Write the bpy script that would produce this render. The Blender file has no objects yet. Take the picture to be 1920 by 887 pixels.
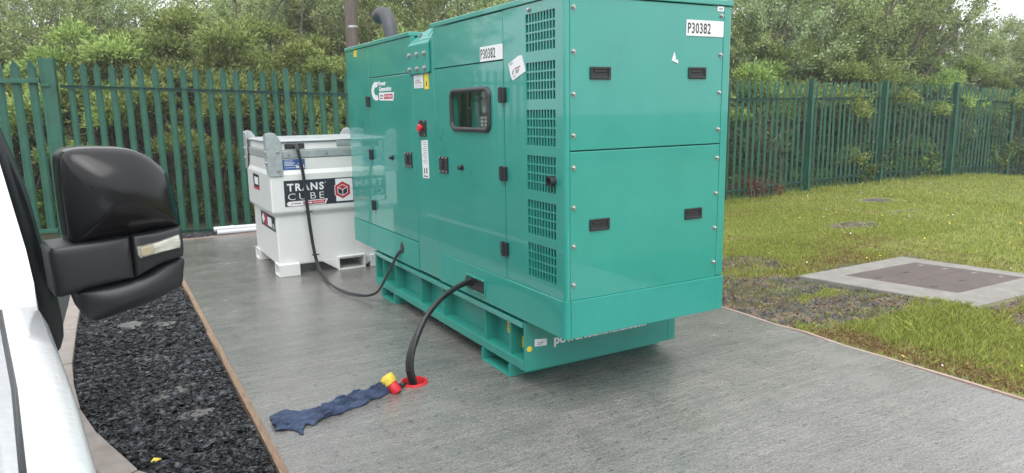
import bpy, bmesh, math, random
import numpy as np
from mathutils import Matrix, Vector
random.seed(7); RNG = np.random.default_rng(7)
SC = bpy.context.scene
COL = SC.collection
PI = math.pi

# ---------------------------------------------------------------- camera, sky, sun, exposure
CAMP = np.array([-1.9905, -2.9541, 1.5754])
CR = np.array([0.867778, -0.496685, -0.016297]); CU = np.array([0.101515, 0.145067, 0.984200]); CF = np.array([0.486473, 0.855722, -0.176307])
cd = bpy.data.cameras.new('camera'); cam = bpy.data.objects.new('camera', cd); COL.objects.link(cam)
cam.matrix_world = Matrix(((CR[0], CU[0], -CF[0], CAMP[0]), (CR[1], CU[1], -CF[1], CAMP[1]), (CR[2], CU[2], -CF[2], CAMP[2]), (0, 0, 0, 1)))
cd.sensor_width = 36; cd.lens = 1346.55 * 36 / 1920; cd.clip_end = 500; cd.clip_start = 0.05
SC.camera = cam
w = bpy.data.worlds.new('World'); SC.world = w; w.use_nodes = True
nt = w.node_tree; nt.nodes.clear()
out = nt.nodes.new('ShaderNodeOutputWorld'); bg = nt.nodes.new('ShaderNodeBackground'); sky = nt.nodes.new('ShaderNodeTexSky')
sky.sky_type = 'NISHITA'; sky.sun_disc = False
SUN_EL, SUN_AZ = math.radians(60), math.radians(207)      # azimuth clockwise from +Y
sky.sun_elevation = SUN_EL; sky.sun_rotation = SUN_AZ; sky.dust_density = 6; sky.air_density = 1.2
hsv = nt.nodes.new('ShaderNodeHueSaturation'); hsv.inputs['Saturation'].default_value = 0.10; hsv.inputs['Value'].default_value = 1.0
mixc = nt.nodes.new('ShaderNodeMix'); mixc.data_type = 'RGBA'; mixc.inputs[0].default_value = 0.72
mixc.inputs[7].default_value = (8.6, 8.9, 9.3, 1)         # an even overcast veil in front of the blue sky
nt.links.new(sky.outputs[0], hsv.inputs['Color']); nt.links.new(hsv.outputs[0], mixc.inputs[6])
nt.links.new(mixc.outputs[2], bg.inputs[0]); bg.inputs[1].default_value = 0.135
nt.links.new(bg.outputs[0], out.inputs[0])
sl = bpy.data.lights.new('sun', 'SUN'); sun = bpy.data.objects.new('sun', sl); COL.objects.link(sun)
sl.energy = 1.4; sl.angle = math.radians(60); sl.color = (1, 0.97, 0.92)
sd = Vector((math.sin(SUN_AZ) * math.cos(SUN_EL), math.cos(SUN_AZ) * math.cos(SUN_EL), math.sin(SUN_EL)))
sun.rotation_euler = sd.to_track_quat('Z', 'Y').to_euler()
SC.view_settings.view_transform = 'Standard'; SC.view_settings.look = 'None'
SC.view_settings.exposure = 0.75; SC.view_settings.gamma = 1
SC.render.resolution_x = 1024; SC.render.resolution_y = 473

# ---------------------------------------------------------------- materials
MATS = {}
def mat(name, col, rough=0.5, metal=0.0, var=0.0, vscale=8.0, bump=0.0, bscale=60.0, coat=0.0, col2=None, rvar=0.0, spec=0.5, stretch=None):
    m = bpy.data.materials.new(name); m.use_nodes = True; MATS[name] = m
    n = m.node_tree; b = n.nodes['Principled BSDF']
    b.inputs['Base Color'].default_value = (*col, 1); b.inputs['Roughness'].default_value = rough; b.inputs['Metallic'].default_value = metal
    b.inputs['Coat Weight'].default_value = coat; b.inputs['Coat Roughness'].default_value = 0.04; b.inputs['Specular IOR Level'].default_value = spec
    tc = n.nodes.new('ShaderNodeTexCoord'); src = tc.outputs['Object']
    if stretch:
        mp = n.nodes.new('ShaderNodeMapping'); mp.inputs['Scale'].default_value = stretch; n.links.new(src, mp.inputs[0]); src = mp.outputs[0]
    if var or rvar:
        no = n.nodes.new('ShaderNodeTexNoise'); no.inputs['Scale'].default_value = vscale; no.inputs['Detail'].default_value = 8; no.inputs['Roughness'].default_value = 0.65
        n.links.new(src, no.inputs['Vector'])
        if var:
            cr = n.nodes.new('ShaderNodeValToRGB'); cr.color_ramp.elements[0].position = 0.3; cr.color_ramp.elements[1].position = 0.7
            c2 = col2 or tuple(min(1, c * (1 + var)) for c in col); c1 = tuple(c * (1 - var) for c in col) if not col2 else col
            cr.color_ramp.elements[0].color = (*c1, 1); cr.color_ramp.elements[1].color = (*c2, 1)
            n.links.new(no.outputs[0], cr.inputs[0]); n.links.new(cr.outputs[0], b.inputs['Base Color'])
        if rvar:
            mr = n.nodes.new('ShaderNodeMapRange'); mr.inputs[1].default_value = .3; mr.inputs[2].default_value = .7
            mr.inputs[3].default_value = max(0, rough - rvar); mr.inputs[4].default_value = min(1, rough + rvar)
            n.links.new(no.outputs[0], mr.inputs[0]); n.links.new(mr.outputs[0], b.inputs['Roughness'])
    if bump:
        nb = n.nodes.new('ShaderNodeTexNoise'); nb.inputs['Scale'].default_value = bscale; nb.inputs['Detail'].default_value = 6
        n.links.new(src, nb.inputs['Vector'])
        bp = n.nodes.new('ShaderNodeBump'); bp.inputs['Strength'].default_value = bump; bp.inputs['Distance'].default_value = 0.01
        n.links.new(nb.outputs[0], bp.inputs['Height']); n.links.new(bp.outputs[0], b.inputs['Normal'])
    return m

def foliage(name, ca, cb, cc, trans=0.35, rough=0.55):
    """leaf material: colour differs from leaf to leaf and from plant to plant"""
    m = bpy.data.materials.new(name); m.use_nodes = True; n = m.node_tree; b = n.nodes['Principled BSDF']
    g = n.nodes.new('ShaderNodeNewGeometry'); oi = n.nodes.new('ShaderNodeObjectInfo')
    cr = n.nodes.new('ShaderNodeValToRGB'); e = cr.color_ramp.elements
    e[0].position = 0.0; e[0].color = (*ca, 1); e[1].position = 1.0; e[1].color = (*cc, 1)
    k = e.new(0.5); k.color = (*cb, 1)
    n.links.new(g.outputs['Random Per Island'], cr.inputs[0])
    h = n.nodes.new('ShaderNodeHueSaturation')
    mr = n.nodes.new('ShaderNodeMapRange'); mr.inputs[3].default_value = 0.72; mr.inputs[4].default_value = 1.28
    n.links.new(oi.outputs['Random'], mr.inputs[0]); n.links.new(mr.outputs[0], h.inputs['Value'])
    mh = n.nodes.new('ShaderNodeMapRange'); mh.inputs[3].default_value = 0.485; mh.inputs[4].default_value = 0.515
    n.links.new(oi.outputs['Random'], mh.inputs[0]); n.links.new(mh.outputs[0], h.inputs['Hue'])
    n.links.new(cr.outputs[0], h.inputs['Color']); n.links.new(h.outputs[0], b.inputs['Base Color'])
    b.inputs['Roughness'].default_value = rough; b.inputs['Specular IOR Level'].default_value = 0.35
    tr = n.nodes.new('ShaderNodeBsdfTranslucent'); n.links.new(h.outputs[0], tr.inputs[0])
    mx = n.nodes.new('ShaderNodeMixShader'); mx.inputs[0].default_value = trans
    n.links.new(b.outputs[0], mx.inputs[1]); n.links.new(tr.outputs[0], mx.inputs[2])
    n.links.new(mx.outputs[0], n.nodes['Material Output'].inputs[0])
    return m

GREEN = (0.016, 0.262, 0.214)
M_green = mat('green_paint', GREEN, 0.32, var=0.07, vscale=2.5, bump=0.02, bscale=40, coat=1.0, rvar=0.06)
M_skirt = mat('green_skirt_paint', GREEN, 0.38, var=0.07, vscale=2.5, bump=0.03, bscale=40, coat=0.25)
M_greenb = mat('green_frame_paint', (0.016, 0.235, 0.190), 0.42, var=0.08, vscale=4, bump=0.05, bscale=60, coat=0.15)
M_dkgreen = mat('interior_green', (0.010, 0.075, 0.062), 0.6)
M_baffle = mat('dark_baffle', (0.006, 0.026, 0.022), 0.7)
M_black = mat('black_plastic', (0.012, 0.013, 0.015), 0.38, bump=0.05, bscale=200)
M_rubber = mat('black_rubber', (0.022, 0.023, 0.025), 0.45, var=0.25, vscale=14, bump=0.08, bscale=90)
M_white = mat('white_label', (0.72, 0.73, 0.74), 0.4)
M_label = mat('grey_print', (0.30, 0.31, 0.33), 0.5)
M_ink = mat('black_ink', (0.02, 0.02, 0.022), 0.5)
M_yellow = mat('yellow_label', (0.72, 0.55, 0.03), 0.45)
M_red = mat('red_plastic', (0.55, 0.02, 0.03), 0.4)
M_redlab = mat('red_print', (0.42, 0.02, 0.045), 0.45)
M_blue = mat('blue_print', (0.03, 0.10, 0.32), 0.4)
M_navy = mat('dark_navy_print', (0.018, 0.022, 0.035), 0.35)
M_steel = mat('bright_bolt_steel', (0.42, 0.42, 0.41), 0.38, metal=0.9, var=0.2, vscale=200)
M_galv = mat('galvanised_steel', (0.42, 0.45, 0.46), 0.45, metal=0.55, var=0.18, vscale=18, bump=0.05, bscale=40)
M_tank = mat('white_tank_paint', (0.66, 0.67, 0.66), 0.34, var=0.05, vscale=2.2, bump=0.03, bscale=30, coat=0.3)
M_exh = mat('grey_exhaust_steel', (0.060, 0.062, 0.070), 0.55, metal=0.3, var=0.15, vscale=20)
M_lcd = mat('lcd_screen', (0.16, 0.20, 0.17), 0.2)
M_panelgrey = mat('grey_control_panel', (0.13, 0.14, 0.15), 0.4)
M_button = mat('light_grey_buttons', (0.5, 0.5, 0.5), 0.5)
M_fence = mat('fence_green_coating', (0.012, 0.086, 0.054), 0.5, var=0.34, vscale=3.0, bump=0.04, bscale=50)
M_fencerail = mat('fence_rail_coating', (0.008, 0.066, 0.044), 0.55, var=0.2, vscale=3.0)
M_timber = mat('formwork_timber', (0.135, 0.078, 0.048), 0.75, col2=(0.32, 0.225, 0.15), var=0.1, vscale=9, bump=0.4, bscale=30, stretch=(12, 1.2, 12))
M_kerb = mat('kerb_concrete', (0.22, 0.185, 0.165), 0.7, col2=(0.33, 0.29, 0.265), var=0.1, vscale=7, bump=0.35, bscale=120)
M_slab = mat('slab_concrete', (0.17, 0.16, 0.145), 0.8, col2=(0.26, 0.245, 0.225), var=0.1, vscale=6, bump=0.3, bscale=150)
M_cover = mat('rusty_cover_steel', (0.085, 0.066, 0.062), 0.6, col2=(0.125, 0.095, 0.085), var=0.1, vscale=5, bump=0.3, bscale=160, metal=0.2)
M_pipe = mat('grey_conduit_plastic', (0.50, 0.51, 0.53), 0.35, var=0.06, vscale=6)
M_clod = mat('concrete_clod', (0.06, 0.06, 0.056), 0.8, col2=(0.16, 0.155, 0.145), var=0.1, vscale=14, bump=0.8, bscale=60)
M_vanwhite = mat('white_van_paint', (0.60, 0.61, 0.625), 0.25, var=0.03, vscale=5, bump=0.12, bscale=90, coat=0.6)
M_gloss = mat('gloss_black_plastic', (0.005, 0.005, 0.006), 0.20, spec=0.35, coat=0.12, var=0.2, vscale=5)
M_satin = mat('satin_black_plastic', (0.016, 0.017, 0.020), 0.42, bump=0.06, bscale=260)
M_lens = mat('clear_indicator_lens', (0.42, 0.42, 0.37), 0.15, coat=0.8, var=0.35, vscale=40, stretch=(1, 1, 6))
M_amber = mat('pale_amber_lens', (0.34, 0.30, 0.20), 0.2, coat=0.6)
M_dkglass = mat('dark_glass', (0.008, 0.014, 0.018), 0.05, coat=0.5)
M_sail = mat('dark_sail_panel', (0.010, 0.014, 0.017), 0.30, bump=0.04, bscale=200)
M_tyre = mat('tyre_rubber', (0.02, 0.02, 0.02), 0.8, bump=0.3, bscale=40)
M_cloth = mat('blue_cloth', (0.008, 0.016, 0.042), 0.85, col2=(0.060, 0.092, 0.175), var=0.1, vscale=2.2, bump=1.0, bscale=3.2, stretch=(5, 24, 8))  # stretched dark-to-pale streaks put the shading of folds into the cloth colour
M_bark = mat('grey_bark', (0.10, 0.085, 0.065), 0.85, col2=(0.20, 0.18, 0.145), var=0.1, vscale=8, bump=0.5, bscale=40, stretch=(3, 3, 0.5))
M_pole = mat('weathered_pole_wood', (0.075, 0.055, 0.048), 0.8, col2=(0.165, 0.135, 0.12), var=0.1, vscale=9, bump=0.5, bscale=24, stretch=(6, 6, 0.25))
M_slate = foliage('slate_chips', (0.034, 0.036, 0.041), (0.068, 0.072, 0.081), (0.145, 0.152, 0.168), 0.0, 0.30)
M_pebble = foliage('pale_pebbles', (0.16, 0.15, 0.14), (0.24, 0.23, 0.21), (0.34, 0.33, 0.31), 0.0, 0.7)
M_willow = foliage('willow_leaves', (0.13, 0.185, 0.070), (0.32, 0.40, 0.15), (0.56, 0.62, 0.31), 0.5)
M_willow2 = foliage('grey_willow_leaves', (0.13, 0.18, 0.095), (0.31, 0.385, 0.20), (0.54, 0.60, 0.36), 0.5)
M_gorse = foliage('gorse_shoots', (0.10, 0.165, 0.045), (0.29, 0.39, 0.105), (0.54, 0.63, 0.23), 0.5)
M_under = foliage('undergrowth_leaves', (0.07, 0.13, 0.028), (0.14, 0.23, 0.045), (0.24, 0.35, 0.085), 0.45)
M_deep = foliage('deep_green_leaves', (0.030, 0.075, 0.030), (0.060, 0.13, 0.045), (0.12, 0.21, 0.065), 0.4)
M_deadleaf = foliage('dead_brown_leaves', (0.10, 0.045, 0.022), (0.16, 0.075, 0.035), (0.22, 0.12, 0.06), 0.25)
M_grass = foliage('grass_blades', (0.13, 0.165, 0.028), (0.30, 0.345, 0.060), (0.48, 0.48, 0.14), 0.45, 0.5)
M_moss = foliage('moss_tufts', (0.12, 0.15, 0.05), (0.22, 0.27, 0.09), (0.34, 0.39, 0.18), 0.35, 0.6)
M_straw = foliage('dry_grass', (0.13, 0.070, 0.028), (0.26, 0.155, 0.065), (0.42, 0.31, 0.15), 0.3, 0.7)
M_dandelion = mat('yellow_petals', (0.75, 0.55, 0.03), 0.6)
M_daisy = mat('white_petals', (0.75, 0.75, 0.70), 0.6)

def glass_mat():
    m = bpy.data.materials.new('window_glass'); m.use_nodes = True; n = m.node_tree; n.nodes.clear()
    o = n.nodes.new('ShaderNodeOutputMaterial'); t = n.nodes.new('ShaderNodeBsdfTransparent'); g = n.nodes.new('ShaderNodeBsdfGlossy')
    g.inputs['Roughness'].default_value = 0.02; t.inputs[0].default_value = (0.90, 0.93, 0.92, 1)
    lw = n.nodes.new('ShaderNodeLayerWeight'); lw.inputs[0].default_value = .5; pw = n.nodes.new('ShaderNodeMath'); pw.operation = 'POWER'; pw.inputs[1].default_value = 4.5; n.links.new(lw.outputs['Facing'], pw.inputs[0])
    f = n.nodes.new('ShaderNodeMath'); f.operation = 'MULTIPLY_ADD'; f.inputs[1].default_value = .9; f.inputs[2].default_value = .03; n.links.new(pw.outputs[0], f.inputs[0]); mx = n.nodes.new('ShaderNodeMixShader')
    n.links.new(f.outputs[0], mx.inputs[0]); n.links.new(t.outputs[0], mx.inputs[1]); n.links.new(g.outputs[0], mx.inputs[2]); n.links.new(mx.outputs[0], o.inputs[0])
    return m
M_glass = glass_mat()

def concrete_mat():
    m = bpy.data.materials.new('wet_brushed_concrete'); m.use_nodes = True; n = m.node_tree; b = n.nodes['Principled BSDF']; L = n.links.new
    tc = n.nodes.new('ShaderNodeTexCoord')
    def noise(scale, detail=6, st=None, rough=.6, rot=0):
        mp = n.nodes.new('ShaderNodeMapping'); mp.inputs['Scale'].default_value = st or (1, 1, 1); mp.inputs['Rotation'].default_value = (0, 0, rot)
        L(tc.outputs['Object'], mp.inputs[0])
        x = n.nodes.new('ShaderNodeTexNoise'); x.inputs['Scale'].default_value = scale; x.inputs['Detail'].default_value = detail; x.inputs['Roughness'].default_value = rough
        L(mp.outputs[0], x.inputs['Vector']); return x.outputs[0]
    def ramp(v, p0, c0, p1, c1):
        r = n.nodes.new('ShaderNodeValToRGB'); r.color_ramp.elements[0].position = p0; r.color_ramp.elements[1].position = p1
        r.color_ramp.elements[0].color = (*c0, 1); r.color_ramp.elements[1].color = (*c1, 1); L(v, r.inputs[0]); return r.outputs[0]
    def mixm(a, bb, typ, fac):
        x = n.nodes.new('ShaderNodeMix'); x.data_type = 'RGBA'; x.blend_type = typ
        if isinstance(fac, float): x.inputs[0].default_value = fac
        else: L(fac, x.inputs[0])
        L(a, x.inputs[6]); L(bb, x.inputs[7]); return x.outputs[2]
    def mth(op, a, bb=None):
        x = n.nodes.new('ShaderNodeMath'); x.operation = op
        for i, v in enumerate((a, bb)):
            if v is None: continue
            if isinstance(v, (int, float)): x.inputs[i].default_value = v
            else: L(v, x.inputs[i])
        return x.outputs[0]
    big = noise(0.8, 6); mid = noise(4.5, 8); streak = noise(1.0, 4, (1.4, 22, 1), .6, 0.06); rip = noise(1.0, 4, (26, 58, 1), .6, 0.05); grit = noise(85, 4); pits = noise(30, 3, (.7, 1, 1))
    c = ramp(big, .3, (.148, .141, .130), .72, (.215, .206, .192))
    c = mixm(c, ramp(mid, .3, (.80, .80, .80), .7, (1.15, 1.15, 1.15)), 'MULTIPLY', 1.0)
    c = mixm(c, ramp(streak, .32, (.84, .84, .84), .68, (1.13, 1.13, 1.13)), 'MULTIPLY', 1.0)
    c = mixm(c, ramp(pits, .30, (.25, .25, .25), .40, (1, 1, 1)), 'MULTIPLY', 0.8)
    c = mixm(c, ramp(noise(70, 2), .27, (.18, .18, .18), .36, (1, 1, 1)), 'MULTIPLY', 0.8)
    c = mixm(c, ramp(rip, .3, (.86, .86, .86), .7, (1.12, 1.12, 1.12)), 'MULTIPLY', 1.0)
    c = mixm(c, ramp(grit, .32, (.62, .62, .62), .68, (1.30, 1.30, 1.30)), 'MULTIPLY', 0.9)
    L(c, b.inputs['Base Color'])
    wet = n.nodes.new('ShaderNodeMapRange'); wet.inputs[1].default_value = .3; wet.inputs[2].default_value = .7; wet.inputs[3].default_value = .10; wet.inputs[4].default_value = .34
    L(mth('ADD', mth('MULTIPLY', big, .6), mth('MULTIPLY', mid, .4)), wet.inputs[0]); L(wet.outputs[0], b.inputs['Roughness'])
    h = mth('ADD', mth('MULTIPLY', streak, .45), mth('ADD', mth('MULTIPLY', rip, .65), mth('ADD', mth('MULTIPLY', grit, .85), mth('MULTIPLY', pits, .5))))
    bp = n.nodes.new('ShaderNodeBump'); bp.inputs['Strength'].default_value = 0.85; bp.inputs['Distance'].default_value = 0.012
    L(h, bp.inputs['Height']); L(bp.outputs[0], b.inputs['Normal'])
    bc = n.nodes.new('ShaderNodeBump'); bc.inputs['Strength'].default_value = 0.22; bc.inputs['Distance'].default_value = 0.008; L(h, bc.inputs['Height']); L(bc.outputs[0], b.inputs['Coat Normal'])
    film = n.nodes.new('ShaderNodeMapRange'); film.inputs[1].default_value = .35; film.inputs[2].default_value = .62; film.inputs[3].default_value = 1.0; film.inputs[4].default_value = .55
    L(mth('ADD', mth('MULTIPLY', big, .5), mth('MULTIPLY', mid, .5)), film.inputs[0]); L(film.outputs[0], b.inputs['Coat Weight']); b.inputs['Coat Roughness'].default_value = .11; b.inputs['Coat IOR'].default_value = 1.45
    b.inputs['Specular IOR Level'].default_value = 0.7
    return m
M_conc = concrete_mat()

def lawn_mat():
    """soil and turf, split by the mesh attribute 'turf' (where grass grows)"""
    m = bpy.data.materials.new('lawn_soil'); m.use_nodes = True; n = m.node_tree; b = n.nodes['Principled BSDF']; L = n.links.new
    at = n.nodes.new('ShaderNodeAttribute'); at.attribute_name = 'turf'; tc = n.nodes.new('ShaderNodeTexCoord')
    def nz(s): 
        x = n.nodes.new('ShaderNodeTexNoise'); x.inputs['Scale'].default_value = s; x.inputs['Detail'].default_value = 8; L(tc.outputs['Object'], x.inputs[0]); return x.outputs[0]
    def rp(v, *st):
        r = n.nodes.new('ShaderNodeValToRGB'); e = r.color_ramp.elements
        while len(e) < len(st): e.new(.5)
        for k, (p, c) in enumerate(st): e[k].position = p; e[k].color = (*c, 1)
        L(v, r.inputs[0]); return r.outputs[0]
    soil = rp(nz(9), (.3, (.024, .022, .021)), (.48, (.075, .066, .055)), (.64, (.19, .135, .085)))
    turf = rp(nz(5), (.3, (.12, .145, .028)), (.55, (.19, .215, .042)), (.75, (.25, .245, .075)))
    mx = n.nodes.new('ShaderNodeMix'); mx.data_type = 'RGBA'; L(at.outputs['Fac'], mx.inputs[0]); L(soil, mx.inputs[6]); L(turf, mx.inputs[7])
    L(mx.outputs[2], b.inputs['Base Color']); b.inputs['Roughness'].default_value = .8
    bp = n.nodes.new('ShaderNodeBump'); bp.inputs['Strength'].default_value = .9; bp.inputs['Distance'].default_value = .03
    L(nz(45), bp.inputs['Height']); L(bp.outputs[0], b.inputs['Normal'])
    return m
M_lawn = lawn_mat()
M_asphalt = mat('wet_asphalt', (0.045, 0.046, 0.048), 0.5, var=0.3, vscale=12, bump=0.6, bscale=120)
M_slatebed = mat('slate_bed', (0.010, 0.011, 0.013), 0.6, var=0.5, vscale=40, bump=1.0, bscale=50)
M_earth = mat('rough_ground', (0.045, 0.055, 0.02), 0.9, col2=(0.075, 0.085, 0.035), var=0.1, vscale=3, bump=0.6, bscale=20)

# ---------------------------------------------------------------- helpers
def empty(name, loc, label=None, cat=None, group=None, rot=0):
    o = bpy.data.objects.new(name, None); COL.objects.link(o); o.location = loc; o.rotation_euler = (0, 0, rot); o.empty_display_size = .1
    if label: tag(o, label, cat, group)
    return o
def tag(o, label=None, cat=None, group=None, kind=None):
    if label: o['label'] = label
    if cat: o['category'] = cat
    if group: o['group'] = group
    if kind: o['kind'] = kind
    return o
def attach(o, parent):
    """parts are modelled in world coordinates; a root Empty carries the location"""
    if parent is None: return o
    o.parent = parent
    if parent.type == 'EMPTY':
        o.matrix_parent_inverse = (Matrix.Translation(parent.location) @ parent.rotation_euler.to_matrix().to_4x4()).inverted()
    return o
class MB:
    def __init__(s): s.v = []; s.f = []
    def add(s, vs, fs):
        k = len(s.v); s.v += [tuple(map(float, p)) for p in vs]; s.f += [tuple(i + k for i in f) for f in fs]; return s
    def box(s, x0, x1, y0, y1, z0, z1):
        return s.add([(x0, y0, z0), (x1, y0, z0), (x1, y1, z0), (x0, y1, z0), (x0, y0, z1), (x1, y0, z1), (x1, y1, z1), (x0, y1, z1)],
                     [(0, 3, 2, 1), (4, 5, 6, 7), (0, 1, 5, 4), (1, 2, 6, 5), (2, 3, 7, 6), (3, 0, 4, 7)])
    def prism(s, poly, mp, d0, d1):
        n = len(poly); vs = [mp(u, v, d0) for u, v in poly] + [mp(u, v, d1) for u, v in poly]
        fs = [tuple(range(n)), tuple(range(2 * n - 1, n - 1, -1))] + [(i, (i + 1) % n, n + (i + 1) % n, n + i) for i in range(n)]
        return s.add(vs, fs)
    def tube(s, path, r, n=8, caps=True):
        P = [Vector(p) for p in path]; R = r if hasattr(r, '__len__') else [r] * len(P); rings = []
        up = None
        for i, p in enumerate(P):
            t = (P[min(i + 1, len(P) - 1)] - P[max(i - 1, 0)]).normalized()
            if up is None: up = t.orthogonal().normalized()
            else: up = (up - t * up.dot(t)).normalized()
            bn = t.cross(up); rings += [tuple(p + (up * math.cos(2 * PI * k / n) + bn * math.sin(2 * PI * k / n)) * R[i]) for k in range(n)]
        fs = [(i * n + k, i * n + (k + 1) % n, (i + 1) * n + (k + 1) % n, (i + 1) * n + k) for i in range(len(P) - 1) for k in range(n)]
        if caps: fs += [tuple(range(n - 1, -1, -1)), tuple((len(P) - 1) * n + k for k in range(n))]
        return s.add(rings, fs)
    def lathe(s, prof, org, axis, n=12):
        """prof = [(radius, distance along axis)]"""
        a = Vector(axis).normalized(); u = a.orthogonal().normalized(); b = a.cross(u); o = Vector(org); vs = []
        for r, d in prof: vs += [tuple(o + a * d + (u * math.cos(2 * PI * k / n) + b * math.sin(2 * PI * k / n)) * max(r, 1e-5)) for k in range(n)]
        m = len(prof)
        fs = [(i * n + k, i * n + (k + 1) % n, (i + 1) * n + (k + 1) % n, (i + 1) * n + k) for i in range(m - 1) for k in range(n)]
        fs += [tuple(range(n - 1, -1, -1)), tuple((m - 1) * n + k for k in range(n))]
        return s.add(vs, fs)
    def plate(s, U, V, holes, mp, d0, d1):
        """a plate cut from a grid of strips; holes = set of (i, j) cells left open; real thickness"""
        nu, nv = len(U) - 1, len(V) - 1; solid = lambda i, j: 0 <= i < nu and 0 <= j < nv and (i, j) not in holes
        for i in range(nu):
            for j in range(nv):
                if not solid(i, j): continue
                u0, u1, v0, v1 = U[i], U[i + 1], V[j], V[j + 1]
                for d in (d0, d1): s.add([mp(u0, v0, d), mp(u1, v0, d), mp(u1, v1, d), mp(u0, v1, d)], [(0, 1, 2, 3)])
                for (a, b, e, f, di, dj) in ((u0, v0, u0, v1, -1, 0), (u1, v0, u1, v1, 1, 0), (u0, v0, u1, v0, 0, -1), (u0, v1, u1, v1, 0, 1)):
                    if not solid(i + di, j + dj): s.add([mp(a, b, d0), mp(e, f, d0), mp(e, f, d1), mp(a, b, d1)], [(0, 1, 2, 3)])
        return s
    def build(s, name, m, parent=None, smooth=None, bevel=0, weld=True):
        me = bpy.data.meshes.new(name); me.from_pydata(s.v, [], s.f)
        bm = bmesh.new(); bm.from_mesh(me)
        if weld: bmesh.ops.remove_doubles(bm, verts=bm.verts, dist=1e-5)
        bmesh.ops.recalc_face_normals(bm, faces=bm.faces); bm.to_mesh(me); bm.free()
        me.materials.append(m); o = bpy.data.objects.new(name, me); COL.objects.link(o)
        if smooth:
            me.polygons.foreach_set('use_smooth', [True] * len(me.polygons)); me.set_sharp_from_angle(angle=math.radians(smooth))
        if bevel:
            b = o.modifiers.new('bevel', 'BEVEL'); b.width = bevel; b.segments = 2; b.limit_method = 'ANGLE'; b.angle_limit = math.radians(40)
        return attach(o, parent)
def share(o, parent=None, loc=None, name=None):
    c = o.copy(); COL.objects.link(c)
    if parent is not None: c.parent = parent
    if loc is not None: c.location = loc
    return c
def rawmesh(name, V, F, m, parent=None):
    """V (n,3), F (k,3 or 4) numpy arrays"""
    me = bpy.data.meshes.new(name); F = np.asarray(F, np.int32); k = F.shape[1]
    me.vertices.add(len(V)); me.vertices.foreach_set('co', np.asarray(V, np.float32).ravel())
    me.loops.add(F.size); me.loops.foreach_set('vertex_index', F.ravel())
    me.polygons.add(len(F)); me.polygons.foreach_set('loop_start', np.arange(0, F.size, k, dtype=np.int32))
    me.update(calc_edges=True); me.validate(); me.materials.append(m)
    o = bpy.data.objects.new(name, me); COL.objects.link(o)
    return attach(o, parent)
def smooth_path(pts, n=8):
    P = [np.array(p, float) for p in pts]; P = [2 * P[0] - P[1]] + P + [2 * P[-1] - P[-2]]; o = []
    for i in range(1, len(P) - 2):
        for k in range(n):
            t = k / n; a, b, c, d = P[i - 1:i + 3]
            o.append(.5 * (2 * b + (c - a) * t + (2 * a - 5 * b + 4 * c - d) * t * t + (3 * b - a - 3 * c + d) * t ** 3))
    o.append(P[-2]); return o
XS = lambda u, v, d: (d, u, v)          # side faces: u = y, v = z, depth = x
YS = lambda u, v, d: (u, d, v)          # end faces: u = x, v = z, depth = y
ZS = lambda u, v, d: (u, v, d)
def text(body, size, m, parent, origin, ux, uy, sx=1.0, bold=0.0, name='lettering', align='LEFT', spacing=1.0, fit=None):
    """flat lettering as its own thin mesh; ux, uy = reading and up direction"""
    cu = bpy.data.curves.new('t', 'FONT'); cu.body = body; cu.size = size; cu.offset = bold; cu.align_x = align; cu.extrude = 0.0006; cu.space_character = spacing; cu.resolution_u = 3
    t = bpy.data.objects.new('t', cu); COL.objects.link(t); dg = bpy.context.evaluated_depsgraph_get(); dg.update()
    me = bpy.data.meshes.new_from_object(t.evaluated_get(dg)); bpy.data.objects.remove(t); bpy.data.curves.remove(cu)
    n = len(me.vertices); co = np.empty(n * 3); me.vertices.foreach_get('co', co); co = co.reshape(-1, 3)
    if fit: sx = fit / max(1e-6, (co[:, 0].max() - co[:, 0].min())); co[:, 0] -= co[:, 0].min()
    ux = np.array(ux, float); uy = np.array(uy, float); uz = np.cross(ux, uy)
    wv = np.array(origin, float) + np.outer(co[:, 0] * sx, ux) + np.outer(co[:, 1], uy) + np.outer(co[:, 2], uz)
    me.vertices.foreach_set('co', wv.ravel()); me.update(); me.name = name; me.materials.clear(); me.materials.append(m)
    o = bpy.data.objects.new(name, me); COL.objects.link(o); return attach(o, parent)
def ground_at(px, depth):
    d = CF + (px - 960) / 1346.55 * CR; d = d * depth; return CAMP[0] + d[0], CAMP[1] + d[1]
def hat(name='noise'): pass
def vnoise(x, y, seed=0):
    """cheap smooth value noise on arrays"""
    def h(i, j): 
        k = np.sin(i * 127.1 + j * 311.7 + seed * 74.7) * 43758.5453; return k - np.floor(k)
    xi, yi = np.floor(x), np.floor(y); fx, fy = x - xi, y - yi; fx = fx * fx * (3 - 2 * fx); fy = fy * fy * (3 - 2 * fy)
    return (h(xi, yi) * (1 - fx) + h(xi + 1, yi) * fx) * (1 - fy) + (h(xi, yi + 1) * (1 - fx) + h(xi + 1, yi + 1) * fx) * fy

# ---------------------------------------------------------------- ground, pad, road
MB().add([(-150, -150, -.45), (150, -150, -.45), (150, 150, -.45), (-150, 150, -.45)], [(0, 1, 2, 3)]).build('ground', M_earth).__setitem__('kind', 'structure')
road = MB().add([(-14, -14, -.10), (2.16, -14, -.10), (2.16, 8.0, -.10), (-14, 8.0, -.10)], [(0, 1, 2, 3)]).build('road', M_asphalt); tag(road, kind='structure')
verge = MB().add([(-14, 8.0, -.10), (4, 6.6, -.104), (14, 7.5, -.2), (30, 3, -.42), (30, 40, -.4), (-14, 40, -.35)], [(0, 1, 2, 3, 4, 5)]).build('verge', M_earth); tag(verge, kind='structure')
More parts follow.
